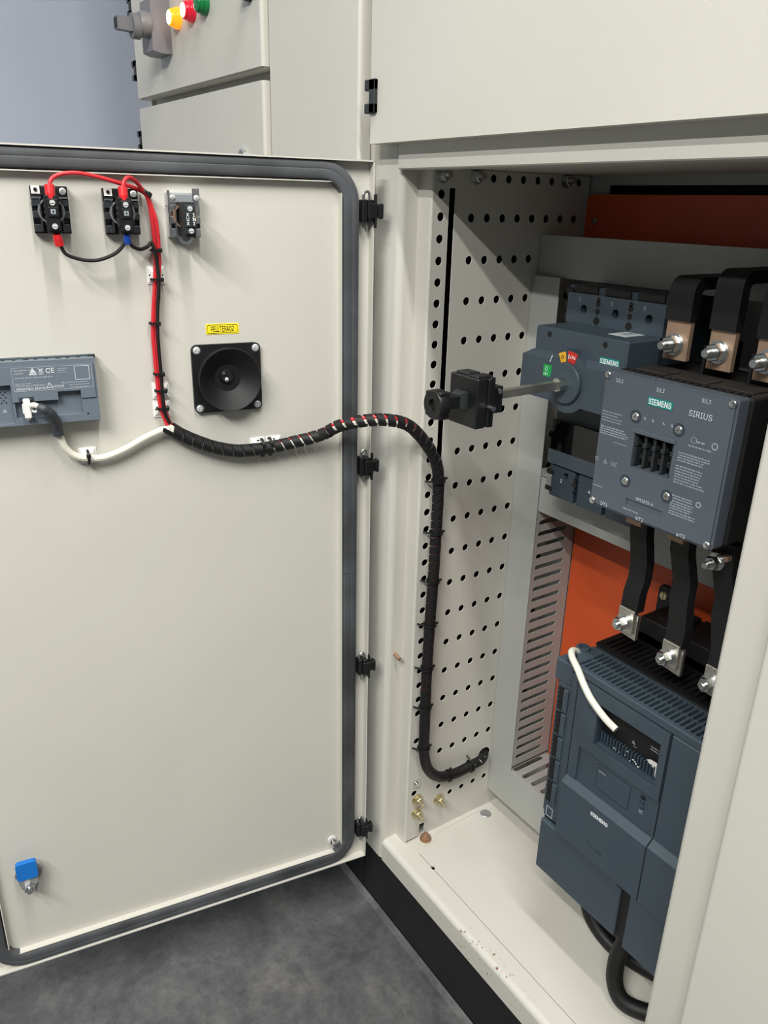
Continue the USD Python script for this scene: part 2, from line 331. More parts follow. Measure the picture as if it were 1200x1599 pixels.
# fasteners on the side wall and floor (z-out shapes turned to face into the compartment)
def bolt(z_axis_to_x, y, z, m, s=1.0, name='bolt', slot=True):
    w = part(cab, name, turn([ext(disc(0, 0, .0085 * s, 5), 0, .0016), hexa(0, 0, .0062 * s, .0016, .0072 * s)], TO_X, (XS, y, z)), m)
    part(w, 'stud', turn(cyl((0, 0, .006), (0, 0, .0135 * s), .0032 * s, 14), TO_X, (XS, y, z)), m)
bolt(1, .0464, .0803, 'yellow_zinc', 1.2); bolt(1, .0464, .0535, 'yellow_zinc', 1.2); bolt(1, .0905, .0602, 'yellow_zinc', 1.2)
for y in (.0405, .0915, .2425): bolt(1, y, .9915, 'zinc', 1.15)
nb = part(cab, 'square_nut', turn([ext(rrect(-.006, -.0065, .006, .0065, .001, 2), 0, .002)], TO_X, (XS, .0432, .1135)), 'zinc')
part(nb, 'stud', turn(cyl((0, 0, .001), (0, 0, .005), .003, 14), TO_X, (XS, .0432, .1135)), 'zinc')
fb = part(cab, 'bolt', [turn(ext(disc(0, 0, .0095, 5), 0, .0016), np.eye(3), (.037, .060, .0013)), turn(hexa(0, 0, .0072, .0016, .008), np.eye(3), (.037, .060, .0013))], 'copper', 'copper coloured floor bolt')
part(fb, 'stud', cyl((.037, .06, .008), (.037, .06, .0135), .0038, 14), 'copper')
part(cab, 'plug_washer', turn([lathe([(0, 0), (.0085, 0), (.0095, .0006), (.0085, .0016), (.004, .0012), (0, .0012)], n=24)], np.eye(3), (.0445, .181, 0)), 'galvanised')
part(cab, 'grounding_stud', cyl((-.001, .0132, .3435), (.0135, .0125, .3415), .0028, 14), 'copper', 'small copper pin in the door frame')
# insulating sheets behind the devices
def sheet(poly, y, label):
    g = ext(poly, y, y + .002, 'y'); return g
sh = thing('barrier_sheet', 'dark red insulating sheet across the top rear of the open compartment', 'insulating sheet', WORLD, (.25, .28, .93))
part(sh, 'sheet', ext(Polygon([(.0325, .90), (.0325, .968), (.037, .9757), (.465, .9765), (.465, .90)]), .2795, .2815, 'y'), 'orange_sheet')
b = part(sh, 'screw', turn(lathe([(0, 0), (.0045, 0), (.004, .002), (0, .003)], n=16), FRONT[:3, :3], (.05, .2795, .943)), 'zinc')
sh2 = thing('barrier_sheet', 'orange insulating sheet behind the lower busbars, beside the slotted bracket', 'insulating sheet', WORLD, (.25, .28, .3))
part(sh2, 'sheet', bx(.0775, .465, .2815, .2835, .06, .62), 'orange_sheet')

# upper door, closed
ud = part(cab, 'door', ext(sbox(-.0365, -.022, .5305, -.0045).buffer(-.004).buffer(.004, quad_segs=4), 1.0225, 2.05), 'paint', 'closed upper door')
def hinge_leaf(parent, x0, x1, y0, y1, z0, z1, m='dark_plastic'):
    a = x0 + .45 * (x1 - x0)
    part(parent, 'hinge', [bx(a, x1, y0, y1, z0, z1, .001), bx(x0, x1, y0, y1, z0, z0 + .3 * (z1 - z0), .001), bx(x0, x1, y0, y1, z1 - .33 * (z1 - z0), z1, .001), bx(x0 + .25 * (x1 - x0), x1, y0 + .003, y1, z0, z1, .001)], m)
hinge_leaf(ud, -.0405, -.0195, -.0265, -.008, 1.054, 1.0885)

# the open door, in door coordinates (x towards the hinge, y up, z out of the inner face)
DW, DH, RIM = .557, 1.022, .012
dcab = Thing(); dcab.root = Thing(); dcab.root.base = np.zeros(3); dcab.path = cab.path
def dpart(parent, name, mesh, m, label=None, smooth=30):
    g = as_tm(mesh).copy(); g.apply_transform(DOOR); return part(parent, name, g, m, label, smooth)
door = dpart(cab, 'door', [bx(-DW, 0, 0, DH, -.0018, 0), bx(-.0016, 0, 0, DH, -.0018, RIM), bx(-DW, -DW + .0016, 0, DH, -.0018, RIM), bx(-DW, 0, 0, .0016, -.0018, RIM), bx(-DW, 0, DH - .0016, DH, -.0018, RIM)], 'paint', 'open lower door seen from inside')
def rounded_loop(x0, y0, x1, y1, r, n=10):
    P, N = [], []
    for cx, cy, a in ((x1 - r, y1 - r, 0), (x0 + r, y1 - r, 1), (x0 + r, y0 + r, 2), (x1 - r, y0 + r, 3)):
        for t in np.linspace(a * math.pi / 2, (a + 1) * math.pi / 2, n):
            P.append((cx + r * math.cos(t), cy + r * math.sin(t))); N.append((math.cos(t), math.sin(t)))
    return P, N
P, N = rounded_loop(-.5295, .0118, -.0275, 1.0105, .035)
P, N = [(-.0275, .5045)] + P + [(-.0275, .5038)], [(1, 0)] + N + [(1, 0)]
prof = [(-.0103, 0), (.0098, 0), (.0102, .0065), (.0092, .0092), (.0066, .0106), (.0022, .0109), (.0006, .0103), (-.0008, .0109), (-.0068, .0111), (-.0094, .0096), (-.0103, .007)]
dpart(door, 'rubber_seal', sweep_path2d(P, N, prof, False), 'gasket', 'grey-black rubber door seal', 40)
lip = sbox(-.5295 + .0128, .0118 + .0128, -.0275 - .0128, 1.0105 - .0128)
dpart(door, 'retaining_lip', ext(lip.buffer(.0012, join_style=2).difference(lip), 0, .0085), 'paint')
for y in (.9675, .655, .3525, .0565):
    h = dpart(door, 'hinge', [bx(-.0155, -.009, y - .0125, y + .0125, 0.001, .014, .001), bx(-.0085, -.002, y - .0125, y + .0125, .001, .016, .001), bx(-.0095, .002, y - .0085, y + .0085, .002, .0175, .001), bx(-.001, .0015, y - .0185, y + .0185, .009, .017, .0006), bx(.0015, .0065, y - .007, y + .007, .008, .0155, .001), bx(.0055, .0105, y - .0085, y + .0085, .007, .0165, .0012)], 'black_plastic', 'black door hinge')
    dpart(h, 'hinge_pin', tube([(-.0125, y + .012, .009), (-.0125, y + .018, .009), (-.009, y + .0215, .009), (-.0055, y + .019, .009), (-.0055, y + .008, .009)], .0017, 8, 5), 'zinc')
    dpart(h, 'hinge_pin', cyl((-.0085, y - .0225, .009), (-.0085, y - .012, .009), .0017, 10), 'zinc')
sc = dpart(door, 'screw', [cyl((-.053, .043, 0), (-.053, .043, .006), .005, 6), cyl((-.053, .043, .006), (-.053, .0425, .013), .003, 14)], 'zinc')
dpart(sc, 'washer', cyl((-.053, .043, 0), (-.053, .043, .0018), .0068, 20), 'white_plastic')

# ------------------------------------------------------------------ neighbouring cabinets
nar = thing('electrical_cabinet', 'narrow blank beige cabinet between the two wider cabinets on the left', 'electrical cabinet', WORLD, (-.18, 0, -.15))
part(nar, 'body', bx(-.299, -.0545, .0, .31, -.04, 2.1), 'paint')
part(nar, 'door', ext(sbox(-.2935, -.02, -.0625, -.0005).buffer(-.004).buffer(.004, quad_segs=4), -.02, 2.05), 'paint')
part(nar, 'plinth', bx(-.299, -.0545, .002, .31, -.15, -.0405), 'plinth_black')
lef = thing('electrical_cabinet', 'far left beige cabinet with two doors, indicator lamps and a rotary switch handle', 'electrical cabinet', WORLD, (-.58, 0, -.15))
part(lef, 'body', [bx(-.872, -.3005, .008, .31, -.04, 2.1), bx(-.845, -.835, .0005, .008, -.04, 2.1), bx(-.312, -.3005, .0005, .008, -.04, 2.1)], 'paint')
part(lef, 'plinth', bx(-.872, -.3005, .002, .31, -.15, -.0405), 'plinth_black')
dshape = sbox(-.83, -.028, -.2985, -.0005).buffer(-.005).buffer(.005, quad_segs=5)
d1 = part(lef, 'door', [ext(dshape, 1.1295, 1.75), hull([(-.828, -.0235, 1.1275), (-.3005, -.0235, 1.1275), (-.828, -.005, 1.1275), (-.3005, -.005, 1.1275), (-.83, -.0235, 1.13), (-.2985, -.0235, 1.13), (-.83, -.005, 1.13), (-.2985, -.005, 1.13)])], 'paint', 'upper door of the far left cabinet')
d2 = part(lef, 'door', ext(dshape, .0, 1.1125), 'paint', 'lower door of the far left cabinet')
for dd, z0, z1 in ((d1, 1.163, 1.196), (d1, 1.268, 1.30), (d2, 1.044, 1.0765)): hinge_leaf(dd, -.8655, -.8435, -.024, -.004, z0, z1)
part(d2, 'latch', turn([ring2(0, 0, .0075, .0105, 0, .006), ext(disc(0, 0, .0075), 0, .002)], FRONT[:3, :3], (-.366, -.028, 1.018)), 'zinc')
rig = thing('electrical_cabinet', 'beige cabinet at the right edge of the picture, its closed door beside the open compartment', 'electrical cabinet', WORLD, (.85, 0, -.15))
part(rig, 'body', bx(.5475, 1.147, .0, .31, -.04, 2.1), 'paint')
part(rig, 'door', ext(sbox(.5415, -.022, 1.13, -.0005).buffer(-.005).buffer(.005, quad_segs=5), -.02, 2.05), 'paint')
part(rig, 'plinth', bx(.5475, 1.147, .002, .31, -.15, -.0405), 'plinth_black')

# ------------------------------------------------------------------ on the far left cabinet's door
FY = .028                                          # FRONT coordinates: (X, Z, -Y)
sw = thing('rotary_switch', 'grey rotary main switch with a protruding lever handle on the far left cabinet door', 'switch', FRONT, (-.66, 1.22, FY))
part(sw, 'plate', hull([(x, y, z) for x in (-.692, -.634) for y in (1.181, 1.262) for z in (FY, .046)] + [(x, y, .0595) for x in (-.688, -.638) for y in (1.1845, 1.259)]), 'handle_plate')
part(sw, 'collar', lathe([(0, .0595), (.0195, .0595), (.0195, .071), (.017, .076), (0, .076)], -.653, 1.222, 28), 'handle_plate')
part(sw, 'handle', [hull([(-.653 + .016 * math.cos(a), 1.218 + .019 * math.sin(a), z) for a in np.linspace(0, 2 * math.pi, 18) for z in (.075, .088)]), hull([(x, y, z) for x, y, z in ((-.662, 1.229, .085), (-.644, 1.229, .085), (-.662, 1.209, .085), (-.644, 1.209, .085), (-.664, 1.2295, .112), (-.646, 1.2295, .112), (-.664, 1.2105, .112), (-.646, 1.2105, .112))])], 'handle_grey')
for i in range(3): part(sw, 'grip_rib', bx(-.6615 + .005 * i, -.6595 + .005 * i, 1.2125, 1.2275, .1115, .1132), 'dark_plastic')
def lamp(x, y, lens, label, core):
    t = thing('indicator_lamp', label, 'lamp', FRONT, (x, y, FY))
    part(t, 'bezel', lathe([(.0105, FY), (.0155, FY), (.0158, FY + .004), (.0148, FY + .0075), (.0125, FY + .008), (.0105, FY + .008)], x, y, 30), lens)
    part(t, 'lens', lathe([(0, FY), (.0133, FY + .006), (.0133, FY + .012), (.0115, FY + .0155), (.007, FY + .0172), (0, FY + .0178)], x, y, 30), lens)
    if core: part(t, 'light_core', lathe([(0, FY + .0165), (.0095, FY + .0160), (.0102, FY + .0168), (.006, FY + .0186), (0, FY + .0192)], x, y, 30), 'lens_core' if core == 2 else core)
lamp(-.597, 1.2275, 'lens_amber', 'glowing amber indicator lamp nearest the switch handle', 2)
lamp(-.5355, 1.2285, 'lens_red', 'glowing red indicator lamp between the amber and green ones', 2)
lamp(-.483, 1.230, 'lens_green', 'unlit green indicator lamp', 0)
kb = thing('selector_knob', 'small black knob at the top right of the far left cabinet door', 'knob', FRONT, (-.329, 1.2235, FY))
part(kb, 'base', lathe([(0, FY), (.0145, FY), (.0145, FY + .006), (.012, FY + .009), (0, FY + .009)], -.329, 1.2235, 24), 'black_plastic')
part(kb, 'grip', hull([(-.329 + sx * .010, 1.2235 + sy * .0045, FY + z) for sx in (-1, 1) for sy in (-1, 1) for z in (.008, .022)]), 'black_plastic')

# ------------------------------------------------------------------ on the open door's inside (DOOR coordinates)
def screw_head(parent, x, y, z, r, m='bright_steel', axis=None, name='screw'):
    return part(parent, name, [lathe([(0, z), (r, z), (r, z + .0012), (r * .55, z + .002), (r * .5, z + .0012), (0, z + .0012)], x, y, 16), bx(x - r * .6, x + r * .6, y - r * .14, y + r * .14, z + .001, z + .0021)], m)
def contact_holder(cx, cy, label, metal):
    """rear of a push button: collar plate with a ring, carrying one contact block"""
    t = thing('push_button_rear', label, 'push button', DOOR, (cx, cy, 0))
    m1, m2 = ('foil', 'zinc') if metal else ('black_plastic', 'dark_plastic')
    w, h = .0172, .0222
    fr = sbox(cx - w, cy - h, cx + w, cy + h).difference(disc(cx, cy - .001, .0128, 8))
    for sx in (-1, 1):
        fr = fr.difference(sbox(cx + sx * w - .004, cy + .0075, cx + sx * w + .004, cy + .0095)).difference(sbox(cx + sx * .0135 - .0028, cy - .013, cx + sx * .0135 + .0028, cy - .0085))
    part(t, 'collar_plate', ext(fr, 0, .0095), m1)
    for sx in (-1, 1):
        x0 = cx + sx * .0128
        part(t, 'side_clip', [bx(x0 - .0042, x0 + .0042, cy + .003, cy + .0105, .0095, .0145, .0008), bx(x0 - .0042, x0 + .0042, cy - .008, cy - .001, .0095, .0145, .0008), bx(x0 - .0042, x0 + .0042, cy - .021, cy - .0135, .0095, .013, .0008), bx(x0 - .001 - sx * .003, x0 + .001 - sx * .003, cy - .02, cy + .011, .0095, .0165, .0005)], m2)
    part(t, 'ring', ring2(cx, cy - .001, .0108, .0126, .004, .0165, 9), 'copper' if metal else 'handle_grey')
    part(t, 'bridge', bx(cx - .0165, cx + .0165, cy + .0125, cy + .0215, .0095, .014, .001), m1)
    if metal:
        part(t, 'bracket', [bx(cx + .009, cx + .0165, cy + .015, cy + .027, .012, .0165, .0008), bx(cx - .0168, cx - .0145, cy - .022, cy + .0245, .009, .015, .0005), ext(disc(cx + .001, cy - .0215, .0085, 6).difference(disc(cx + .001, cy - .0215, .005, 6)), .004, .0075)], 'zinc')
        screw_head(t, cx - .0115, cy + .0175, .014, .0026)
        screw_head(t, cx + .0128, cy + .0172, .0165, .003)
    else:
        part(t, 'label_square', bx(cx - .0165, cx - .0085, cy + .0148, cy + .0222, .014, .0147), 'white_plastic', 'white square with a mark')
        screw_head(t, cx - .0125, cy + .0188, .0147, .0017, 'dark_plastic')
        screw_head(t, cx + .0125, cy + .0175, .014, .0033)
        part(t, 'terminal_strip', [bx(cx - .0165, cx - .008, cy + .0105, cy + .0122, .011, .0155), bx(cx + .008, cx + .0165, cy + .0105, cy + .0122, .011, .0155)], 'zinc')
    bxm = part(t, 'contact_block', [bx(cx - .0062, cx + .0066, cy - .0215, cy + .0135, .011, .036, .001), bx(cx - .0056, cx + .006, cy - .0185, cy + .0105, .036, .0415, .001), bx(cx - .0048, cx + .0052, cy - (.006 if not metal else .0112), cy + .003, .0415, .0435, .0006)], 'black_plastic' if not metal else 'dark_plastic')
    for yy in (.0068, -.0148):
        part(bxm, 'terminal_screw', [lathe([(0, .0415), (.0027, .0415), (.0027, .0424), (0, .0424)], cx + .0002, cy + yy, 16), bx(cx - .0019, cx + .0023, cy + yy - .0004, cy + yy + .0004, .042, .0429)], 'bright_steel')
    if metal:
        for k, (a, b) in enumerate((('X', '1'), ('U', 'N'), ('X', '2'))):
            for s_, dx in ((a, -.0046), (b, .0018)): part(bxm, 'lettering', text(s_, .0032, (cx + dx, cy - .0008 - .0042 * k, .0436), bold=True), 'print_white')
    else:
        part(bxm, 'emblem', [bx(cx - .0023, cx + .0023, cy - .0035, cy + .0009, .0434, .0437)], 'print_dim')
        part(bxm, 'emblem', [bx(cx - .0012, cx + .0012, cy - .0017, cy - .0011, .0437, .0439), bx(cx - .0002, cx + .0004, cy - .0028, cy + .0002, .0437, .0439)], 'black_plastic')
        for k in range(5): part(bxm, 'side_rib', bx(cx - .0068, cx - .006, cy - .014 + .0055 * k, cy - .0115 + .0055 * k, .014, .036), 'dark_plastic')
    return t
contact_holder(-.3533, .9625, 'black push button rear on the open door, leftmost, with red terminal sleeves above and below', False)
contact_holder(-.2852, .9620, 'black push button rear on the open door with red sleeve above and blue below', False)
contact_holder(-.2215, .9595, 'metal push button rear with a black contact block and no wires connected', True)

# horn
t = thing('alarm_horn', 'square black horn with a round cone screwed to the open door', 'horn', DOOR, (-.182, .7815, 0))
hx, hy = -.182, .7815
part(t, 'flange', ext(rrect(hx - .0405, hy - .0395, hx + .0405, hy + .0395, .007), 0, .0045), 'black_plastic')
part(t, 'cone', lathe([(.0135, .001), (.0135, .003), (.017, .0055), (.0255, .0105), (.0345, .019), (.0362, .0195), (.0368, .018), (.0358, .0135), (.0352, .0045), (.0352, .001)], hx, hy, 64), 'sleeve_black')
hb = part(t, 'throat', [ext(disc(hx, hy, .0137, 10), .0015, .0028), lathe([(0, .002), (.0085, .002), (.0085, .006), (.007, .008), (0, .008)], hx - .001, hy + .002, 28)], 'black_plastic')
for a in (0.3, 1.2, 3.9, 5.0): part(hb, 'slot', bx(hx + .0108 * math.cos(a) - .0012, hx + .0108 * math.cos(a) + .0012, hy + .0108 * math.sin(a) - .0007, hy + .0108 * math.sin(a) + .0007, .0026, .0042), 'dark_plastic')
screw_head(hb, hx - .002, hy - .001, .008, .0023)
screw_head(hb, hx - .005, hy + .006, .0075, .0014, 'handle_grey')
for sx in (-1, 1):
    for sy in (-1, 1):
        s_ = screw_head(t, hx + sx * .0345, hy + sy * .0337, .0045, .0042)
        part(s_, 'washer', ring2(hx + sx * .0345, hy + sy * .0337, .003, .0058, .0045, .0052), 'dark_plastic')

# label
t = thing('name_label', 'small yellow label reading PELLTERA02 above the black horn', 'label', DOOR, (-.1842, .8377, 0))
lb = part(t, 'sticker', ext(rrect(-.2034, .8318, -.165, .8435, .0012, 3), 0, .0005), 'yellow_label')
part(lb, 'border', ext(rrect(-.2022, .8329, -.1662, .8424, .0026, 4).difference(rrect(-.2018, .8333, -.1666, .842, .0023, 4)), .0005, .0007), 'ink')
part(lb, 'lettering', fit_text('PELLTERA02', .0062, -.1976, -.1712, .8346, .0005), 'ink')

# operator panel, from behind
X0, X1, Y0, Y1 = -.4985, -.3287, .7485, .8155
t = thing('operator_panel', 'slate grey operator panel rear with white print at the open door\'s left edge', 'control panel', DOOR, (-.4136, .782, 0))
hz_ = .0205
shell = sbox(X0, Y0, X1, Y1)
pocket = sbox(-.3692, .7562, -.3462, .7823).union(sbox(-.4120, .7562, -.36, .7738))
pocket2 = sbox(X0 + .03, Y0 + .002, -.4138, .7921)
part(t, 'housing', [ext(shell, 0, .015), ext(shell.difference(pocket).difference(pocket2), .015, hz_)], 'slate_light')
part(t, 'rear_cover', ext(sbox(X0, .7738, -.3312, .8105).difference(pocket).difference(pocket2), hz_, hz_ + .0014), 'slate_light')
part(t, 'label_frame', ext(rrect(-.4112, .7845, -.3325, .8095, .002).difference(rrect(-.4106, .7851, -.3331, .8089, .0016)), hz_ + .0014, hz_ + .0016), 'print_dim')
for k in range(9): part(t, 'vent_slot', bx(-.43 + .0105 * k, -.4245 + .0105 * k - (.002 if k % 3 else 0), Y1 - .0004, Y1 + .0003, .009, .0125), 'matte_black')
part(t, 'corner_pin', cyl((-.3305, Y1 - .002, .006), (-.3305, Y1 + .0015, .006), .004, 12), 'dark_plastic')
part(t, 'drip_edge', [bx(X0, X1, Y1 - .0008, Y1 + .0012, .0, .007), bx(X1 - .001, X1 + .0012, Y0, Y1, 0, .006)], 'slate')
zz = hz_ + .0014
part(t, 'lettering', [text('IEC 60947-4-2', .0018, (-.409, .8055, zz)), text('24V DC', .0018, (-.409, .8025, zz))], 'print_grey')
part(t, 'lettering', text('FOR USE WITH 3RW5 ONLY', .0016, (-.409, .7895, zz)), 'print_grey')
part(t, 'lettering', text('3RW5980-0HF00', .0024, (-.409, .7858, zz), bold=True), 'print_grey')
part(t, 'lettering', text('CE', .005, (-.3785, .8025, zz)), 'print_white', 'CE mark')
part(t, 'lettering', [text('FS: 0 1', .0017, (-.364, .7905, zz)), text('S2022', .0024, (-.3725, .7868, zz), bold=True)], 'print_grey')
part(t, 'lettering', [dashes(-.409, -.37, [.7985], .0016, zz, 3), dashes(-.409, -.393, [.7925], .0013, zz, 8), dashes(-.3665, -.3565, [.8065, .8045, .8025], .0013, zz, 4), dashes(-.3565, -.3345, [.7912, .7886, .7860], .0013, zz, 5)], 'print_dim')
tri = lambda x, y, s: Polygon([(x - s, y), (x + s, y), (x, y + 1.75 * s)])
part(t, 'warning_sign', [ext(tri(-.3908, .8030, .0034), zz, zz + .0002), bx(-.3945, -.3868, .8012, .8024, zz, zz + .0002)], 'print_grey')
part(t, 'warning_sign', [ext(tri(-.3762, .7866, .0036).difference(tri(-.3762, .7872, .0024)), zz, zz + .0002), bx(-.3764, -.376, .7875, .7895, zz, zz + .0002)], 'print_grey')
part(t, 'bin_sign', [ext(LineString([(-.3855, .8078), (-.3805, .8035)]).buffer(.0003).union(LineString([(-.3805, .8078), (-.3855, .8035)]).buffer(.0003)).union(LineString([(-.3845, .8068), (-.3838, .8038), (-.3822, .8038), (-.3815, .8068), (-.3845, .8068)]).buffer(.0003)), zz, zz + .0002), bx(-.385, -.381, .8014, .8024, zz, zz + .0002)], 'print_grey')
part(t, 'label_patch', ext(rrect(-.3502, .7935, -.3352, .8085, .0006, 2).difference(rrect(-.3496, .7941, -.3358, .8079, .0004, 2)), zz, zz + .0002), 'print_grey')
for k in range(5):
    for j in range(3): part(t, 'vent_hole', bx(-.425 + .0022 * j, -.4238 + .0022 * j, .772 + .0028 * k, .7732 + .0028 * k, .015, .0153), 'matte_black') if (k + j) % 2 == 0 else None
part(t, 'warning_sign', ext(tri(-.4225, .7625, .002).difference(tri(-.4225, .7629, .0012)), .015, .0152), 'print_grey')
part(t, 'stud', bx(-.342, -.3405, .7555, .757, hz_, hz_ + .0004), 'matte_black')
pl = part(t, 'socket', [bx(-.4075, -.3935, .7745, .7795, hz_ - .001, hz_ + .003, .0008)], 'slate_dark')
pl = part(t, 'plug', [bx(-.4042, -.3972, .757, .7775, hz_ - .004, hz_ + .0085, .001), bx(-.4055, -.396, .7615, .772, hz_ - .004, hz_ + .0065, .001), bx(-.4025, -.399, .754, .758, hz_ - .004, hz_ + .004, .0006)], 'white_plastic', 'white plug')
part(pl, 'clip_ring', tube([(-.397, .7655, .026), (-.3935, .764, .029), (-.391, .767, .031), (-.3925, .770, .031), (-.396, .7705, .028)], .0013, 8, 5), 'white_plastic')

# latch near the door's bottom left corner
t = thing('cam_latch', 'cam latch with a bright blue cap near the bottom left corner of the open door', 'latch', DOOR, (-.4785, .15, 0))
part(t, 'base', [hull([(-.4785 + .0165 * math.cos(a), .1495 + .0165 * math.sin(a), z) for a in np.arange(6) * math.pi / 3 for z in (0, .006)]), cyl((-.4785, .1415, 0), (-.4785, .1415, .016), .0105, 20)], 'handle_grey')
part(t, 'tongue', [ext(Polygon([(-.4905, .1775), (-.4675, .1775), (-.4675, .145), (-.472, .137), (-.486, .137), (-.4905, .145)]), .014, .0175)], 'galvanised', 'grey steel tongue')
part(t, 'cap', ext(rrect(-.4915, .1535, -.4665, .1795, .004), .0125, .0195), 'blue_cap', 'bright blue plastic cap')
part(t, 'nut', [hexa(-.479, .1405, .0068, .0175, .0245), cyl((-.479, .1405, .0245), (-.479, .1405, .029), .0032, 14)], 'zinc')

# white adhesive tie mounts, each with the tie through it
def tie_loop(parent, x, y, z, rx, rz, ang=0.0, w=.0024, name='tie', tail=True):
    a = np.linspace(0, 2 * math.pi, 20, endpoint=False)
    lo = np.stack([np.cos(a) * rx, np.zeros(20), np.sin(a) * rz], 1); c, s = math.cos(ang), math.sin(ang)
    v = []
    for k in range(20):
        for o, q in ((1, -1), (1.22, -1), (1.22, 1), (1, 1)):
            px, py, pz = lo[k, 0] * o, q * w / 2, lo[k, 2] * o; v.append((x + px * c - py * s, y + px * s + py * c, z + pz))
    f = []
    for k in range(20):
        A, B = 4 * k, 4 * ((k + 1) % 20)
        for q in range(4):
            r_ = (q + 1) % 4; f += [(A + q, A + r_, B + r_), (A + q, B + r_, B + q)]
    m = trimesh.Trimesh(np.array(v), np.array(f), process=False)
    if m.volume < 0: m.invert()
    head = bx(-.0022, .0022, -.0022, .0022, rz * .9, rz * .9 + .0038, .0004); hv = head.vertices.copy(); hv[:, 0] += rx * .55
    head.vertices = np.c_[x + hv[:, 0] * c - hv[:, 1] * s, y + hv[:, 0] * s + hv[:, 1] * c, z + hv[:, 2]]
    return [m, head]
def tie_mount(x, y, label, ang, tx, ty, rx, rz, s=.0096, tie=True, group=None):
    t = thing('cable_tie_mount', label, 'cable tie mount', DOOR, (x, y, 0), group)
    part(t, 'base', ext(rrect(x - s, y - s, x + s, y + s, .0015, 3), 0, .0012), 'white_plastic')
    part(t, 'pad', hull([(x + a * s * .92, y + b * s * .92, .0012) for a in (-1, 1) for b in (-1, 1)] + [(x + a * s * .55, y + b * s * .4, .0042) for a in (-1, 1) for b in (-1, 1)]), 'white_plastic')
    for k in (-1, 1):
        part(t, 'slot', bx(x - .0012 + k * .0063 * abs(math.cos(ang)), x + .0012 + k * .0063 * abs(math.cos(ang)), y - .0008 + k * .0063 * abs(math.sin(ang)), y + .0008 + k * .0063 * abs(math.sin(ang)), .001, .0034), 'dark_plastic')
    if tie: part(t, 'tie', tie_loop(t, tx, ty, .0075, rx, rz, ang), 'black_plastic', 'black cable tie')
    return t
tie_mount(-.2543, .8982, 'white tie mount on the upper part of the red and black wires', 0, -.2545, .894, .0062, .0052)
tie_mount(-.2591, .7714, 'upper of the two stacked white tie mounts under the red and black wires', 0, -.2600, .773, .0060, .0052)
tie_mount(-.2599, .7504, 'lower of the two stacked white tie mounts, just above the fork of the cables', 0, -.2595, .7525, .0062, .0055)
tie_mount(-.3454, .7035, 'white tie mount under the white cable, below the operator panel', math.pi / 2, -.3454, .7025, .0068, .0060)
tie_mount(-.148, .6955, 'left of the two adjoining tie mounts behind the black spiral wrapped cable', math.pi / 2, -.1445, .6935, .0098, .0085)
tie_mount(-.1278, .6955, 'right of the two adjoining tie mounts behind the black spiral wrapped cable', math.pi / 2, -.1345, .6942, .0098, .0085)
for k, (x, y, a, rx, lab) in enumerate(((-.2588, .9815, -.75, .0058, 'topmost black cable tie where the two red wires meet'), (-.2532, .924, 0, .0055, 'black cable tie on the wires where the thin black wire joins'), (-.2606, .8477, 0, .0055, 'black cable tie midway down the red and black wires'), (-.2605, .792, 0, .0055, 'black cable tie just above the stacked white mounts'))):
    t = thing('cable_tie', lab, 'cable tie', DOOR, (x, y, .006)); part(t, 'loop', tie_loop(t, x, y, .007, rx, .0052, a), 'black_plastic')

# wires on the door
def wire(name, label, P, m, r=.0026, cat='wire', sleeves=(), frame=DOOR):
    t = thing(name, label, cat, frame, P[0]); part(t, 'sheath', tube(P, r, 10, 8), m)
    for a, b, rr, sm in sleeves:
        a, b = np.array(a), np.array(b); part(t, 'terminal_sleeve', [cyl(a, a + (b - a) * .35, rr * .8, 16, rr), cyl(a + (b - a) * .35, b, rr, 16, rr * 1.05)], sm)
    return t
trunk = lambda dx, dz: [(-.2516 + dx, .9503, .007 + dz), (-.2514 + dx, .9179, .007 + dz), (-.2540 + dx, .8915, .0075 + dz), (-.2575 + dx, .8646, .0065 + dz), (-.2604 + dx, .8371, .0065 + dz), (-.2606 + dx, .8089, .0065 + dz), (-.2603 + dx, .7873, .007 + dz), (-.26 + dx, .7653, .0075 + dz), (-.258 + dx, .748, .008 + dz), (-.2535 + dx, .7325, .009 + dz)]
wire('red_wire', 'long red wire arching over from the leftmost push button and down to the cable fork', [(-.3533, .981, .031), (-.3510, .990, .030), (-.342, .9952, .028), (-.3268, .9969, .026), (-.3092, .9946, .023), (-.2860, .9892, .018), (-.2706, .985, .012), (-.2592, .9795, .008), (-.2545, .9685, .007)] + trunk(.0012, .0004), 'red_wire', .0021, sleeves=[((-.3536, .972, .033), (-.3532, .985, .030), .0046, 'red_sleeve')])
wire('red_wire', 'short-looped red wire from the middle push button running down beside the other', [(-.2848, .982, .031), (-.2832, .990, .030), (-.2780, .9945, .027), (-.2706, .9915, .020), (-.2632, .984, .012), (-.2572, .9745, .0075)] + trunk(-.0030, 0), 'red_wire', .0021, sleeves=[((-.2852, .972, .033), (-.2848, .985, .030), .0046, 'red_sleeve')])
wire('black_wire', 'slack black wire linking the bottoms of the two black push buttons', [(-.3508, .934, .031), (-.349, .928, .031), (-.3443, .9207, .030), (-.3297, .9157, .028), (-.3143, .9156, .028), (-.2981, .9218, .029), (-.2885, .931, .030), (-.2862, .938, .031)], 'black_wire', .0018, sleeves=[((-.3522, .9405, .034), (-.3504, .930, .031), .0044, 'red_sleeve')])
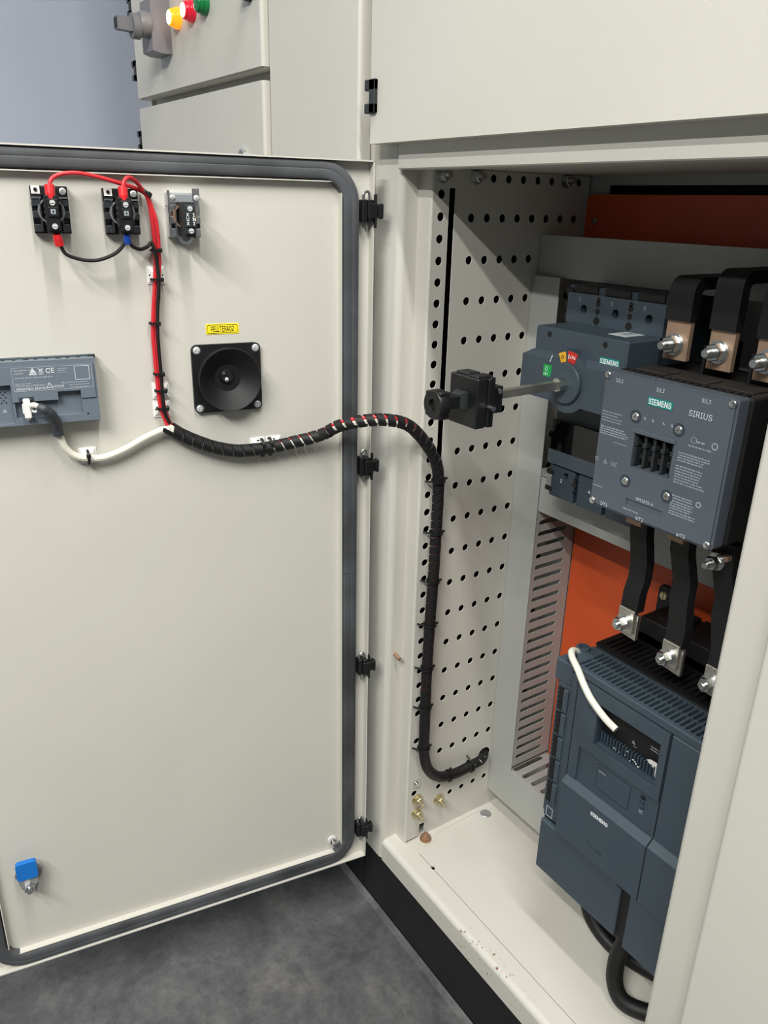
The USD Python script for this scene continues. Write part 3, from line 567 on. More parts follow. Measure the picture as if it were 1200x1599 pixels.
wire('black_wire', 'thin black wire from the blue sleeve into the bundle of red wires', [(-.2848, .938, .031), (-.2836, .9345, .030), (-.2797, .9287, .025), (-.271, .9255, .018), (-.2625, .928, .013), (-.2582, .9318, .011), (-.2560, .926, .0118), (-.2540, .915, .0115), (-.2535, .8915, .0115), (-.2566, .8646, .0105), (-.2590, .8371, .0105), (-.2590, .8089, .0105), (-.2590, .7873, .011), (-.2592, .7653, .0115), (-.2585, .748, .0115), (-.2535, .735, .011)], 'black_wire', .0019, sleeves=[((-.2853, .9405, .033), (-.2848, .932, .030), .0036, 'blue_sleeve')])
t = wire('white_cable', 'white cable drooping from the operator panel to the cable fork', [(-.3742, .7480, .020), (-.3735, .738, .015), (-.3716, .7278, .012), (-.3677, .7165, .0105), (-.3588, .7067, .0095), (-.3451, .7022, .009), (-.3274, .7018, .009), (-.3058, .7086, .009), (-.2837, .7192, .009), (-.2651, .7265, .0095), (-.2541, .7285, .011)], 'white_wire', .0040, 'cable')
part(t, 'boot', tube([(-.3895, .7690, .031), (-.386, .7675, .033), (-.3815, .7635, .031), (-.3775, .7575, .027), (-.3755, .751, .022), (-.3742, .7425, .017), (-.3735, .734, .0145)], [.0046] * 8 + [.0052] * 8 + [.0056] * 8 + [.0052] * 8 + [.0058] * 17, 12, 8), 'boot_grey', 'dark grey bend sleeve')
part(t, 'lead', tube([(-.397, .7705, .028), (-.3935, .7715, .031), (-.388, .769, .032)], .0030, 10, 6), 'white_wire')

# ------------------------------------------------------------------ devices in the compartment (FRONT coordinates: X, Z, -Y)
def stud_bolt(parent, x, y, z, s=1.0, m='zinc', L=.022, name='bolt'):
    """stud with nut, spring washer and flat washer, seen end-on"""
    b = part(parent, name, [cyl((x, y, z), (x, y, z + L), .0046 * s, 18), cyl((x, y, z + L), (x, y, z + L + .001), .0046 * s, 18, .0036 * s)] + [ring2(x, y, .0044 * s, .0049 * s, z + .012 + k * .0016, z + .0127 + k * .0016) for k in range(int((L - .012) / .0016))], m)
    part(b, 'washer', [ext(disc(x, y, .0112 * s, 7), z, z + .0018), ext(disc(x, y, .0096 * s, 7), z + .0018, z + .0042)], m)
    part(b, 'nut', hexa(x, y, .0092 * s, z + .0042, z + .0118), m)
    return b

# circuit breaker with its rotary operator
t = thing('circuit_breaker', 'dark slate moulded case circuit breaker with rotary operator, behind the long shaft', 'circuit breaker', FRONT, (.2035, .74, -.28))
bk = part(t, 'case', [bx(.134, .2735, .6115, .874, -.275, -.156, .001), bx(.1335, .274, .735, .80, -.16, -.15, .001)], 'slate_dark')
for k, x in enumerate((.1625, .2095, .2555)):
    p = part(t, 'terminal_cover', [ext(sbox(x - .0232, .832, x + .0232, .8665).difference(disc(x + .003, .8495, .0048, 5)), -.156, -.149)], 'slate')
    part(p, 'lettering', text('135'[k], .0045, (x - .006, .8575, -.149)), 'print_dim')
    part(p, 'terminal_hole', ext(disc(x + .003, .8495, .0047, 5), -.156, -.155), 'matte_black')
    part(t, 'cover_latch', [bx(x - .019, x + .017, .8665, .8745, -.175, -.1525, .001)], 'matte_black')
for x in (.186, .2325):
    for z, r in ((.862, .0026), (.8575, .0034), (.849, .0032), (.8385, .0044)): part(t, 'terminal_hole', ext(disc(x + .0005, z, r, 4), -.15, -.1487), 'matte_black')
for z in (.8665, .851, .838): part(t, 'side_lug', bx(.1325, .1425, z - .0045, z + .0045, -.160, -.1515, .001), 'matte_black')
part(t, 'front_band', bx(.134, .2735, .655, .6735, -.156, -.147, .0008), 'slate')
part(t, 'window_recess', bx(.137, .271, .6735, .712, -.158, -.1555), 'matte_black')
r_ = random.Random(4)
part(t, 'window_parts', [bx(x, x + r_.uniform(.003, .010), z, z + r_.uniform(.002, .006), -.1555, -.1545 + r_.uniform(0, .004)) for x in np.arange(.142, .262, .017) for z in (.681, .699)], 'dark_plastic')
part(t, 'window_pane', bx(.137, .271, .6735, .7125, -.1485, -.1475), 'clear', 'clear window strip')
for k, x in enumerate((.161, .208, .255)):
    p = part(t, 'terminal_cover', ext(sbox(x - .0195, .613, x + .0215, .653).difference(disc(x + .0065, .6445, .0042, 5)), -.156, -.149), 'slate_dark')
    part(p, 'lettering', text('246'[k], .0045, (x - .003, .634, -.149)), 'print_white')
    for z, r in ((.644, .0026), (.6375, .0036), (.628, .0026)): part(p, 'terminal_hole', ext(disc(x + .0215, z, r, 4), -.15, -.1487), 'matte_black')
part(t, 'side_lug', [bx(.134, .146, .618, .6235, -.156, -.1485), bx(.134, .1465, .6405, .646, -.156, -.1485)], 'matte_black')
part(t, 'clip', bx(.136, .1435, .624, .6395, -.152, -.1475, .001), 'galvanised')
DX, DZ = .2076, .7766
op = part(t, 'rotary_operator', [ext(sbox(.1345, .7525, .2775, .7985).union(disc(DX, DZ, .0335, 12)).buffer(.002).buffer(-.002), -.150, -.088), bx(.144, .2785, .79, .832, -.150, -.0965, .002), hull([(.1345, .7985, -.088), (.2775, .7985, -.088), (.144, .805, -.0965), (.2785, .805, -.0965), (.1345, .7985, -.15), (.2785, .7985, -.15)])], 'slate', 'slate blue rotary operator')
part(op, 'dial', [lathe([(0, -.088), (.0228, -.088), (.0228, -.0845), (.0218, -.0832), (0, -.0832)], DX, DZ, 40)], 'slate', smooth=25)
for x in (.1665, .2485): part(op, 'screw_hole', ext(disc(x, .8243, .0033, 5), -.0966, -.0963), 'matte_black')
part(op, 'recess', bx(.197, .2165, .808, .8135, -.0966, -.0962), 'slate_dark')
arcp = lambda a0, a1, r0, r1: Polygon([(DX + r0 * math.cos(a), DZ + r0 * math.sin(a)) for a in np.linspace(a0, a1, 8)] + [(DX + r1 * math.cos(a), DZ + r1 * math.sin(a)) for a in np.linspace(a1, a0, 8)])
dg = math.pi / 180
mk = part(op, 'trip_mark', ext(arcp(99 * dg, 117 * dg, .0235, .0345), -.088, -.0876), 'mark_yellow', 'yellow marking'); part(mk, 'emblem', ring2(DX - .0095, DZ + .0275, .0014, .002, -.0876, -.0874), 'ink')
mk = part(op, 'on_mark', ext(arcp(69 * dg, 93 * dg, .0235, .0355), -.088, -.0876), 'mark_red', 'red marking'); part(mk, 'lettering', text('ON', .0036, (DX + .002, DZ + .0275, -.0876)), 'print_white'); part(mk, 'lettering', bx(DX - .0005, DX + .0003, DZ + .027, DZ + .032, -.0876, -.0874), 'print_white')
mk = part(op, 'off_mark', bx(DX - .037, DX - .0245, DZ + .002, DZ + .0155, -.088, -.0876), 'mark_green', 'green marking'); part(mk, 'lettering', [text('O', .0046, (DX - .0345, DZ + .0085, -.0876)), text('OFF', .003, (DX - .036, DZ + .0032, -.0876), sx=.9)], 'print_white')
part(op, 'lettering', hull([(DX - .0285, DZ + .0195, -.0879), (DX - .0275, DZ + .0192, -.0879), (DX - .0245, DZ + .0268, -.0879), (DX - .0255, DZ + .0271, -.0879), (DX - .0285, DZ + .0195, -.0876), (DX - .0275, DZ + .0192, -.0876), (DX - .0245, DZ + .0268, -.0876), (DX - .0255, DZ + .0271, -.0876)]), 'print_white')
part(op, 'pointer', ext(arcp(62 * dg, 160 * dg, .0362, .0366), -.088, -.0878), 'slate_dark')
lg = part(op, 'logo_plate', bx(.2435, .2705, .8035, .8115, -.0966, -.0960), 'logo_teal'); tm = meshkit.text_mesh('SIEMENS', .0048, .00025, True); tm.apply_scale([.0252 / tm.extents[0], 1, 1]); tm.apply_translation([.2444 - tm.bounds[0, 0], .8051, -.0960]); part(lg, 'lettering', tm, 'print_white')
lb = part(op, 'sticker', bx(.231, .256, .832, .8324, -.162, -.119), 'print_grey', 'pale sticker on top'); part(lb, 'lettering', bx(.238, .249, .8324, .8326, -.15, -.128), 'print_dim')

# shaft with its coupling
t = thing('extension_shaft', 'long steel extension shaft with a black door coupling block and round end knob', 'shaft', FRONT, (.2, .773, -.0))
part(t, 'shaft', [hull([(.2068 + a * .0042, DZ - .0005 + b * .0042, -.083) for a, b in ((-1, -1), (1, -1), (1, 1), (-1, 1))] + [(.2005 + a * .0042, .7725 + b * .0042, .03) for a, b in ((-1, -1), (1, -1), (1, 1), (-1, 1))])], 'tin')
part(t, 'hub', [cyl((.2075, DZ - .0005, -.0835), (.207, DZ - .0006, -.073), .0078, 8), cyl((.2075, DZ - .0005, -.079), (.2145, DZ - .001, -.079), .0024, 12)], 'zinc')
cbk = part(t, 'coupling_block', [bx(.1745, .2195, .7445, .7965, .0385, .0520, .0012), bx(.176, .2215, .7455, .7955, .0345, .0385, .0008), bx(.175, .2195, .7445, .7965, .028, .0345, .0008), bx(.184, .2145, .757, .785, .012, .028, .001), bx(.1775, .198, .7945, .7985, .03, .047, .001), bx(.202, .2165, .7945, .7985, .03, .05, .001)], 'black_plastic')
part(cbk, 'socket', [hull([(x, y, z) for x in (.1885, .2055) for y in (.7635, .781) for z in (.052, .056)] + [(x, y, .062) for x in (.191, .203) for y in (.766, .7785)])], 'dark_plastic')
part(cbk, 'screw', [cyl((.2195, .7665, .0365), (.2285, .7665, .0365), .0028, 14), cyl((.216, .781, .020), (.2185, .781, .020), .0028, 14)], 'zinc')
part(t, 'stem', [bx(.190, .2035, .7645, .778, .052, .078, .001)], 'black_plastic')
part(t, 'knob', [lathe([(0, .0755), (.0105, .0755), (.0145, .079), (.0155, .083), (.0155, .089), (.0142, .0915), (.006, .0915), (.0055, .0885), (0, .0885)], .197, .7705, 28)] + [bx(.197 + .0142 * math.cos(a) - .003, .197 + .0142 * math.cos(a) + .003, .7705 + .0142 * math.sin(a) - .003, .7705 + .0142 * math.sin(a) + .003, .078, .0905, .001) for a in (.9, 2.4, 3.9, 5.4)], 'black_plastic')

# contactor
t = thing('contactor', 'large slate grey power contactor with a square contact window, three copper bars above it', 'contactor', FRONT, (.36, .735, -.28))
cx0, cx1, cz0, cz1, cf = .2838, .4335, .6645, .8080, -.06
win = sbox(.330, .7185, .3765, .754)
slot = sbox(.3308, .6772, .3752, .6848)
cov = part(t, 'front_cover', [ext(sbox(cx0 + .003, cz0 + .003, cx1 - .003, cz1 - .003).buffer(.003, quad_segs=3).difference(win).difference(slot), -.0765, cf - .002), ext(sbox(cx0 + .0045, cz0 + .0045, cx1 - .0045, cz1 - .0045).buffer(.002, quad_segs=3).difference(win).difference(slot), cf - .002, cf), bx(.3308, .3752, .6772, .6848, -.0765, cf - .0015)], 'slate_face')
part(t, 'case', [bx(.287, .4375, .668, .806, -.197, -.0765, .001), bx(.2835, .4395, .690, .785, -.197, -.15, .001)], 'matte_black')
part(t, 'top_deck', [bx(.289, .4355, .804, .8072, -.135, -.0775, .0008)] + [bx(.296 + .0475 * k, .331 + .0475 * k, .8072, .8086, -.118, -.092, .0005) for k in range(3)], 'brown_black')
for k in range(17): part(t, 'vent_rib', bx(.291 + .0084 * k, .2955 + .0084 * k, .8062, .8092, -.084, -.0745, .0004), 'matte_black')
part(t, 'phase_barrier', bx(.340, .343, .80, .835, -.197, -.135, .0005), 'matte_black')
part(t, 'phase_barrier', bx(.3915, .3945, .80, .835, -.197, -.135, .0005), 'matte_black')
wd = part(t, 'contact_window', bx(.328, .3785, .7165, .756, -.0765, -.0745), 'matte_black', 'dark contact window')
for k in range(5): part(wd, 'rib', [bx(.3305 + .0108 * k - .0012, .3335 + .0108 * k - .0012, .7195, .7535, -.0745, -.0635, .0004), bx(.3295 + .0108 * k - .0012, .3345 + .0108 * k - .0012, .740, .7445, -.0745, -.0622, .0004)], 'dark_plastic')
for k in range(4): part(wd, 'contact', [bx(.3345 + .0108 * k, .3395 + .0108 * k, .7265, .7325, -.0745, -.066, .0006), bx(.335 + .0108 * k, .339 + .0108 * k, .745, .750, -.0745, -.068, .0006)], 'black_plastic')
part(wd, 'edge', bx(.3285, .378, .7535, .7575, cf - .001, cf + .0012, .0004), 'slate_face')
for x, z in ((.2885, .8035), (.4285, .8035), (.4285, .669), (.2885, .669)):
    s_ = part(t, 'screw', [lathe([(0, cf - .001), (.0038, cf - .001), (.0038, cf + .0012), (.003, cf + .002), (.0015, cf + .0022), (.0012, cf + .0012), (0, cf + .0012)], x, z, 18)], 'zinc')
for x, z in ((.3285, .7695), (.379, .768), (.3268, .702), (.3775, .7015)):
    s_ = part(t, 'screw', [lathe([(0, cf), (.0041, cf), (.0041, cf + .0008), (.0033, cf + .0016), (0, cf + .0016)], x, z, 18), bx(x - .003, x + .003, z - .0006, z + .0006, cf + .001, cf + .002), bx(x - .0006, x + .0006, z - .003, z + .003, cf + .001, cf + .002)], 'zinc')
    part(s_, 'recess', ring2(x, z, .0046, .0066, cf - .001, cf + .0003), 'slate_dark')
lg = part(cov, 'logo_plate', bx(.3402, .3685, .7838, .7922, cf, cf + .0005), 'logo_teal'); tm = meshkit.text_mesh('SIEMENS', .0054, .00025, True); tm.apply_scale([.0258 / tm.extents[0], 1, 1]); tm.apply_translation([.3414 - tm.bounds[0, 0], .7853, cf + .0005]); part(lg, 'lettering', tm, 'print_white')
part(cov, 'lettering', [text(s, .0036, (x, z, cf), sx=.9) for s, x, z in (('1/L1', .2985, .7985), ('3/L2', .3475, .7985), ('5/L3', .3975, .7985), ('2/T1', .2985, .6675), ('4/T2', .345, .6665), ('6/T3', .3945, .6665))], 'print_grey')
part(cov, 'lettering', text('SIRIUS', .0055, (.3862, .7838, cf), sx=.95), 'print_grey')
part(cov, 'lettering', text('3RT1075-6', .0030, (.3425, .6866, cf), sx=.9), 'print_grey')
part(cov, 'small_print', [dashes(.2868, .313, [.7665, .7635, .7605, .7575], .0014, cf, 1), dashes(.287, .326, [.751, .7486, .7462, .7438], .0018, cf, 2), dashes(.305, .325, [.7375], .0011, cf, 9)], 'print_dim')
part(cov, 'small_print', [dashes(.3915, .417, [.7565], .0018, cf, 3), dashes(.3825, .418, [.7475, .7450, .7425, .7400], .0016, cf, 4), dashes(.382, .416, [.7345, .7318, .7291, .7264, .7237, .7210, .7183], .0016, cf, 5), dashes(.3825, .412, [.705, .7025, .6995, .697, .6945, .692, .689, .6865], .0016, cf, 6)], 'print_dim')
part(cov, 'small_print', [dashes(.2865, .30, [.6865], .0013, cf, 7), dashes(.329, .349, [.6735], .0016, cf, 8)], 'print_dim')
part(cov, 'mark', [ring2(.3965, .7625, .0026, .0031, cf, cf + .0002), dashes(.3995, .409, [.7618], .0022, cf, 11), ring2(.4185, .762, .0022, .0034, cf, cf + .0002), ring2(.4125, .704, .0018, .003, cf, cf + .0002), ring2(.287, .7155, .0016, .0022, cf, cf + .0002), ext(tri(.2985, .7128, .0028).difference(tri(.2985, .7134, .0016)), cf, cf + .0002)], 'print_dim')
part(cov, 'lettering', text('EAC', .0048, (.3062, .7125, cf), sx=.6), 'print_dim')
for k, x in enumerate((.3445, .354, .3665, .376)): part(cov, 'small_print', [bx(x - .006, x - .0045, .769, .7715, cf, cf + .0002), bx(x - .0045, x - .0035, .7685, .770, cf, cf + .0002)], 'print_dim')

# flat copper busbars in black sleeve, above
def upbar(x, w, ztop, yend, label, tabz0, tabz1, bz):
    t = thing('busbar', label, 'busbar', FRONT, (x, .86, -.131))
    yf, yb, r = .1255, .1375, .016
    outer = [(-yf, tabz1 - .002)] + [(-(yf + r) + r * math.cos(a), ztop - r + r * math.sin(a)) for a in np.linspace(0, math.pi / 2, 7)] + [(-yend, ztop)]
    ri = .005
    inner = [(-yend, ztop - .012)] + [(-(yb + ri) + ri * math.cos(a), ztop - .012 - ri + ri * math.sin(a)) for a in np.linspace(math.pi / 2, 0, 5)] + [(-yb, tabz1 - .002)]
    sl = ext(Polygon([(z, d) for d, z in outer + inner]), x - w / 2, x + w / 2, 'x')
    sl.vertices = sl.vertices[:, [0, 1, 2]]
    part(t, 'sleeve', sl, 'sleeve_black', 'black insulating sleeve')
    part(t, 'terminal_tab', bx(x - w / 2 + .0008, x + w / 2 - .0008, tabz0, tabz1, -.1355, -.1285, .0006), 'brass_tab', 'bare copper end')
    stud_bolt(t, x - .001, bz, -.1285, 1.0)
    return t
upbar(.3115, .0295, .8985, .2055, 'leftmost black sleeved busbar rising from the top of the contactor', .8165, .858, .8325)
upbar(.3625, .0285, .909, .2055, 'middle black sleeved busbar rising from the top of the contactor', .8145, .855, .8325)
upbar(.4130, .0285, .909, .2055, 'rightmost black sleeved busbar rising from the top of the contactor, beside the right post', .8125, .8535, .8315)
# and below, down to the soft starter
def lowbar(x, dx, label, z_end):
    t = thing('busbar', label, 'busbar', FRONT, (x, .58, -.12))
    w, th = .0225, .013
    path = [(x, .655, -.112), (x, .625, -.1145), (x + dx[0], .590, -.123), (x + dx[0], .568, -.1235), (x + dx[1], z_end + .040, -.1175), (x + dx[1], z_end + .018, -.1165)]
    segs = [hull([(px + a * w / 2, pz, d + b) for (px, pz, d) in (path[i], path[i + 1]) for a in (-1, 1) for b in (0, -th)]) for i in range(len(path) - 1)]
    m = manifold3d.Manifold.batch_boolean([manifold3d.Manifold(manifold3d.Mesh(s.vertices.astype(np.float32), s.faces.astype(np.uint32))) for s in segs], manifold3d.OpType.Add)
    part(t, 'sleeve', m, 'sleeve_black', 'black insulating sleeve')
    part(t, 'terminal_tab', bx(x - w / 2 + .001, x + w / 2 - .001, .6395, .6455, -.1112, -.103, .0006), 'brass_tab', 'bare copper end')
    xe = x + dx[1]
    part(t, 'terminal_tab', [bx(xe - w / 2 + .0005, xe + w / 2 - .0005, z_end - .009, z_end + .021, -.1165, -.1135, .0006)], 'tin', 'tinned end')
    part(t, 'terminal_lug', hull([(xe - w / 2 - .001, z_end - .013, -.1215), (xe + w / 2 + .003, z_end - .0155, -.1215), (xe + w / 2 + .003, z_end + .016, -.1215), (xe - w / 2 - .001, z_end + .016, -.1215), (xe - w / 2 - .001, z_end - .013, -.117), (xe + w / 2 + .003, z_end - .0155, -.117), (xe + w / 2 + .003, z_end + .016, -.117), (xe - w / 2 - .001, z_end + .016, -.117)]), 'tin')
    b = stud_bolt(t, xe - .0015, z_end + .003, -.1135, .9, 'zinc', .0150)
    return t
lowbar(.3115, (0, .001), 'left black sleeved busbar joining the contactor to the soft starter below', .513)
lowbar(.3650, (.0035, .0105), 'middle black sleeved busbar between contactor and soft starter, in front of the bracket', .500)
t = lowbar(.4160, (.004, .014), 'right black sleeved busbar below the contactor, half hidden by the right post', .497)
stud_bolt(t, .4160, .6375, -.103, .8, 'zinc', .020)

# soft starter
t = thing('soft_starter', 'big slate blue soft starter with vent grilles and a small display, at the bottom right', 'soft starter', FRONT, (.36, .13, -.28))
part(t, 'heat_sink', [bx(.262, .462, .14, .4545, -.28, -.132, .001)], 'matte_black', 'black rear housing')
gs = unary_union([LineString([(.272 + .0082 * k, -.178), (.272 + .0082 * k, -.139)]).buffer(.0021, quad_segs=2) for k in range(23)] )
gtop = ext(sbox(.262, -.185, .462, -.132).difference(gs), .4545, .4585)
part(t, 'rear_grille', turn(gtop, np.array([[1.0, 0, 0], [0, 0, 1], [0, -1, 0]]), (0, 0, 0)) if False else trimesh.Trimesh(np.c_[gtop.vertices[:, 0], gtop.vertices[:, 2], gtop.vertices[:, 1]], gtop.faces[:, ::-1], process=False), 'black_plastic', 'black grille')
part(t, 'terminal_housing', [bx(.29 + .052 * k - .012, .29 + .052 * k + .034, .4545, .487, -.25, -.19, .001) for k in range(3)] + [bx(.264, .462, .4545, .4665, -.28, -.19, .001)], 'matte_black')
lug = part(t, 'fixing_lug', [ext(rrect(.2415 + .004, .45, .2635 + .006, .497, .005), -.272, -.266)], 'matte_black'); part(lug, 'screw', [lathe([(0, -.266), (.0058, -.266), (.0052, -.2635), (0, -.263)], .2545, .4835, 20), bx(.254, .255, .478, .489, -.2635, -.2622)], 'yellow_zinc')
fshell = ext(sbox(.262, .135, .462, .4485), -.132, -.0835)
part(t, 'body', [bx(.276, .462, .205, .447, -.132, -.0925, .001), bx(.276, .3195, .3, .441, -.0925, -.0845), bx(.4095, .462, .3, .441, -.0925, -.0845), bx(.319, .41, .4235, .441, -.0925, -.0845), bx(.319, .41, .205, .365, -.0925, -.0845), bx(.262, .276, .21, .44, -.132, -.0885, .001), bx(.4188, .462, .3005, .4418, -.09, -.0782, .0012), hull([(x, z, d) for x in (.4185, .462) for z, d in ((.2125, -.09), (.2125, -.070), (.293, -.070), (.3005, -.0795), (.3005, -.09))])], 'slate')
g1 = unary_union([LineString([(.2805 + .0067 * k, y0), (.2805 + .0067 * k, y0 + .0185)]).buffer(.0020, quad_segs=2) for k in range(27) for y0 in (-.1278, -.1055)])
gt = ext(Polygon([(.276, -.0835), (.462, -.0835), (.462, -.1315), (.262, -.1315), (.258, -.122), (.262, -.1)]).difference(g1), .4475, .4525)
part(t, 'top_grille', [trimesh.Trimesh(np.c_[gt.vertices[:, 0], gt.vertices[:, 2], gt.vertices[:, 1]], gt.faces[:, ::-1], process=False), bx(.276, .462, .4422, .4525, -.0845, -.0788, .001)], 'slate', 'slotted top grille')
part(t, 'grille_floor', bx(.262, .462, .441, .4425, -.1315, -.0845), 'slate_dark')
part(t, 'cable_boss', [ring2(0, 0, .0045, .0085, 0, .006)], 'slate_light') if False else None
bs = trimesh.util.concatenate([ring2(.2585, -.113, .0048, .0085, .449, .4565), ext(disc(.2585, -.113, .005), .449, .450)])
part(t, 'cable_entry', trimesh.Trimesh(np.c_[bs.vertices[:, 0], bs.vertices[:, 2], bs.vertices[:, 1]], bs.faces[:, ::-1], process=False), 'slate', 'round cable entry')
# terminal column at the left
part(t, 'terminal_column', [bx(.2485, .2755, .2115, .434, -.125, -.0855, .0015), bx(.2565, .2755, .2125, .418, -.0865, -.0795, .0008), bx(.2475, .2755, .418, .4475, -.125, -.0795, .0015), bx(.2755, .2855, .213, .4385, -.09, -.0795, .0008)], 'slate')
for g in range(5):
    for k in range(5):
        z = .4095 - .0355 * g - .0066 * k
        p = part(t, 'terminal', [ext(disc(.2605, z, .0030, 4).union(sbox(.2605, z - .0022, .267, z + .0022)), -.0795, -.0785)], 'matte_black')
    part(t, 'terminal_block', [bx(.2668, .2745, .381 - .0355 * g, .413 - .0355 * g, -.0795, -.0765, .0008)], 'slate')
    part(t, 'plug_edge', bx(.2660, .2668, .3815 - .0355 * g, .4135 - .0355 * g, -.0795, -.0762), 'matte_black')
    for k in range(2): part(t, 'scale_mark', bx(.2838, .2868, .407 - .0355 * g - .012 * k, .4078 - .0355 * g - .012 * k, -.0795, -.0792), 'matte_black')
part(t, 'label_square', ext(sbox(.2605, .2145, .2715, .2295).difference(sbox(.2612, .2152, .2708, .2288)), -.0795, -.0792), 'print_grey')
# front cover with display window
W0 = sbox(.3205, .366, .4085, .4225)
part(t, 'front_cover', [ext(sbox(.287, .3005, .4165, .4405).difference(W0).difference(sbox(.301, .3005, .4165, .3505)), -.0845, -.0775), ext(sbox(.301, .3005, .4165, .3505), -.0845, -.0805)], 'slate')
part(t, 'front_cover', hull([(x, z, d) for x in (.287, .4168) for z, d in ((.2125, -.09), (.2125, -.070), (.292, -.070), (.2995, -.0785), (.2995, -.09))]), 'slate', 'lower hinged cover')
part(t, 'cover_gap', [bx(.4168, .4186, .205, .4425, -.09, -.083), bx(.2885, .4168, .4405, .4422, -.086, -.0822), bx(.287, .2878, .3005, .4405, -.0777, -.0772)], 'matte_black')
wnd = part(t, 'window_back', bx(.319, .41, .3645, .424, -.0915, -.0905), 'matte_black', 'dark recess behind the missing display')
part(wnd, 'window_frame', ext(W0.difference(sbox(.3222, .3677, .4068, .4208)), -.0905, -.079), 'slate_dark')
for k in range(19): part(wnd, 'vent_rib', bx(.3235 + .0044 * k, .3257 + .0044 * k, .3675, .3835, -.0905, -.0855, .0004), 'slate_dark')
part(wnd, 'warning_sign', ext(tri(.3655, .391, .0026).difference(tri(.3655, .3916, .0014)), -.0905, -.0903), 'print_dim')
part(wnd, 'lettering', [dashes(.388, .404, [.4025, .399], .0016, -.0905, 31), dashes(.366, .372, [.3885], .001, -.0905, 33)], 'print_dim')
part(wnd, 'torn_foil', ext(Polygon([(.388, .386), (.393, .389), (.4005, .3895), (.404, .387), (.405, .373), (.4015, .3695), (.400, .377), (.3965, .3815), (.391, .3835)]), -.0872, -.0868), 'paper', 'scrap of torn white foil')
r_ = random.Random(9)
part(wnd, 'torn_foil', [ext(disc(r_.uniform(.34, .385), r_.uniform(.37, .381), r_.uniform(.0005, .0011), 2), -.0855, -.0852) for _ in range(12)], 'paper')
dp_ = part(t, 'display', bx(.3306, .3783, .311, .3425, -.0805, -.0793, .0004), 'slate', 'small display plate')
part(dp_, 'edge', ext(sbox(.3298, .3102, .379, .3433).difference(sbox(.3306, .311, .3782, .3425)), -.0806, -.0796), 'slate_dark')
part(dp_, 'indicator', [bx(.333 + .0042 * k, .3352 + .0042 * k, .339, .3402, -.0793, -.079) for k in range(3)], 'matte_black')
part(dp_, 'lettering', dashes(.333, .345, [.3368, .3345], .0009, -.0793, 41), 'print_dim')
for k, (z, m) in enumerate(((.342, 'matte_black'), (.336, 'slate_dark'), (.3285, 'slate_dark'), (.3215, 'slate_light'))): part(t, 'button', bx(.3935, .3995, z - .0027, z + .0027, -.0806, -.079, .0006), m)
tm = meshkit.text_mesh('SIEMENS', .0048, .00025, True); tm.apply_scale([.0262 / tm.extents[0], 1, 1]); tm.apply_translation([.337 - tm.bounds[0, 0], .2775, -.070]); part(t, 'lettering', tm, 'print_white', 'white maker lettering')
part(t, 'embossed_mark', [bx(.3375, .34, .2322, .239, -.0702, -.0698), bx(.341, .361, .2325, .2345, -.0702, -.0698), bx(.3545, .3605, .2318, .2355, -.0702, -.0697)], 'slate_dark')
part(t, 'terminal_cover', bx(.258, .3925, .1295, .2095, -.13, -.0735, .0015), 'slate', 'lower left terminal cover')
part(t, 'terminal_cover', bx(.4062, .462, .1255, .2095, -.13, -.0735, .0015), 'slate', 'lower right terminal cover')
part(t, 'cover_gap', [bx(.2585, .4165, .2095, .2125, -.09, -.08), bx(.3925, .4062, .13, .2125, -.13, -.0775), bx(.386, .397, .2065, .2135, -.08, -.0725, .001)], 'matte_black')

# ------------------------------------------------------------------ loose cables
def dpts(L): return [tuple((DOOR @ np.array([x, y, z, 1.0]))[:3]) for x, y, z in L]
loom = dpts([(-.2555, .7300, .0105), (-.2370, .7174, .0112), (-.2078, .7028, .0112), (-.1773, .6941, .0112), (-.1414, .6936, .0112), (-.1043, .6980, .0125), (-.0720, .7055, .019)])
loom += [(.005, -.0862, .7020), (.022, -.0690, .7095), (.036, -.0410, .7115), (.044, -.0115, .7035), (.0455, .0140, .6805), (.0425, .0376, .6490), (.0395, .0468, .6185), (.0385, .0484, .5723), (.0385, .0479, .5253), (.0385, .0474, .4768), (.0385, .0456, .417), (.0385, .0444, .3545), (.0385, .0442, .289), (.0385, .0452, .2203), (.0385, .0465, .1787), (.0385, .0560, .1440), (.0385, .0790, .1190), (.0385, .1120, .1105), (.0385, .1480, .1120), (.0360, .1680, .1115), (.0270, .1820, .1105), (.0130, .1910, .1090), (-.0050, .1960, .1070)]
t = thing('cable_loom', 'thick black spiral wrapped cable from the open door down the perforated side panel', 'cable', WORLD, loom[0])
LP = spline(loom, 8); LT, LN, LB = frames(LP)
offs = ((.0006, 0.0, .0050, 'white_wire'), (-.0044, .0014, .0016, 'red_wire'), (-.0042, -.0020, .0016, 'red_wire'), (-.0012, .0048, .0014, 'black_wire'))
for a, b, r, m in offs:
    L_ = np.r_[0, np.cumsum(np.linalg.norm(np.diff(LP, axis=0), axis=1))] * 5.0
    c_, s_ = np.cos(L_), np.sin(L_)
    part(t, 'inner_wire', tube(LP + LN * (a * c_ - b * s_)[:, None] + LB * (a * s_ + b * c_)[:, None], r, 8, 0), m)
part(t, 'spiral_wrap', helix_ribbon(loom, .0063, .0126, .9, .0016, .0011, ((0, .11, .16, .27, .31, .36, .46, .5, .6, .72, .76, .80, 1.5), (.96, .95, .8, .78, .86, .93, .93, .88, .93, .93, .84, .9, .95))), 'sleeve_black', 'black spiral wrap', 35)
part(t, 'smooth_sleeve', tube(loom[19:26], .0082, 14, 8), 'black_wire', 'smooth black sleeve along the lower run')
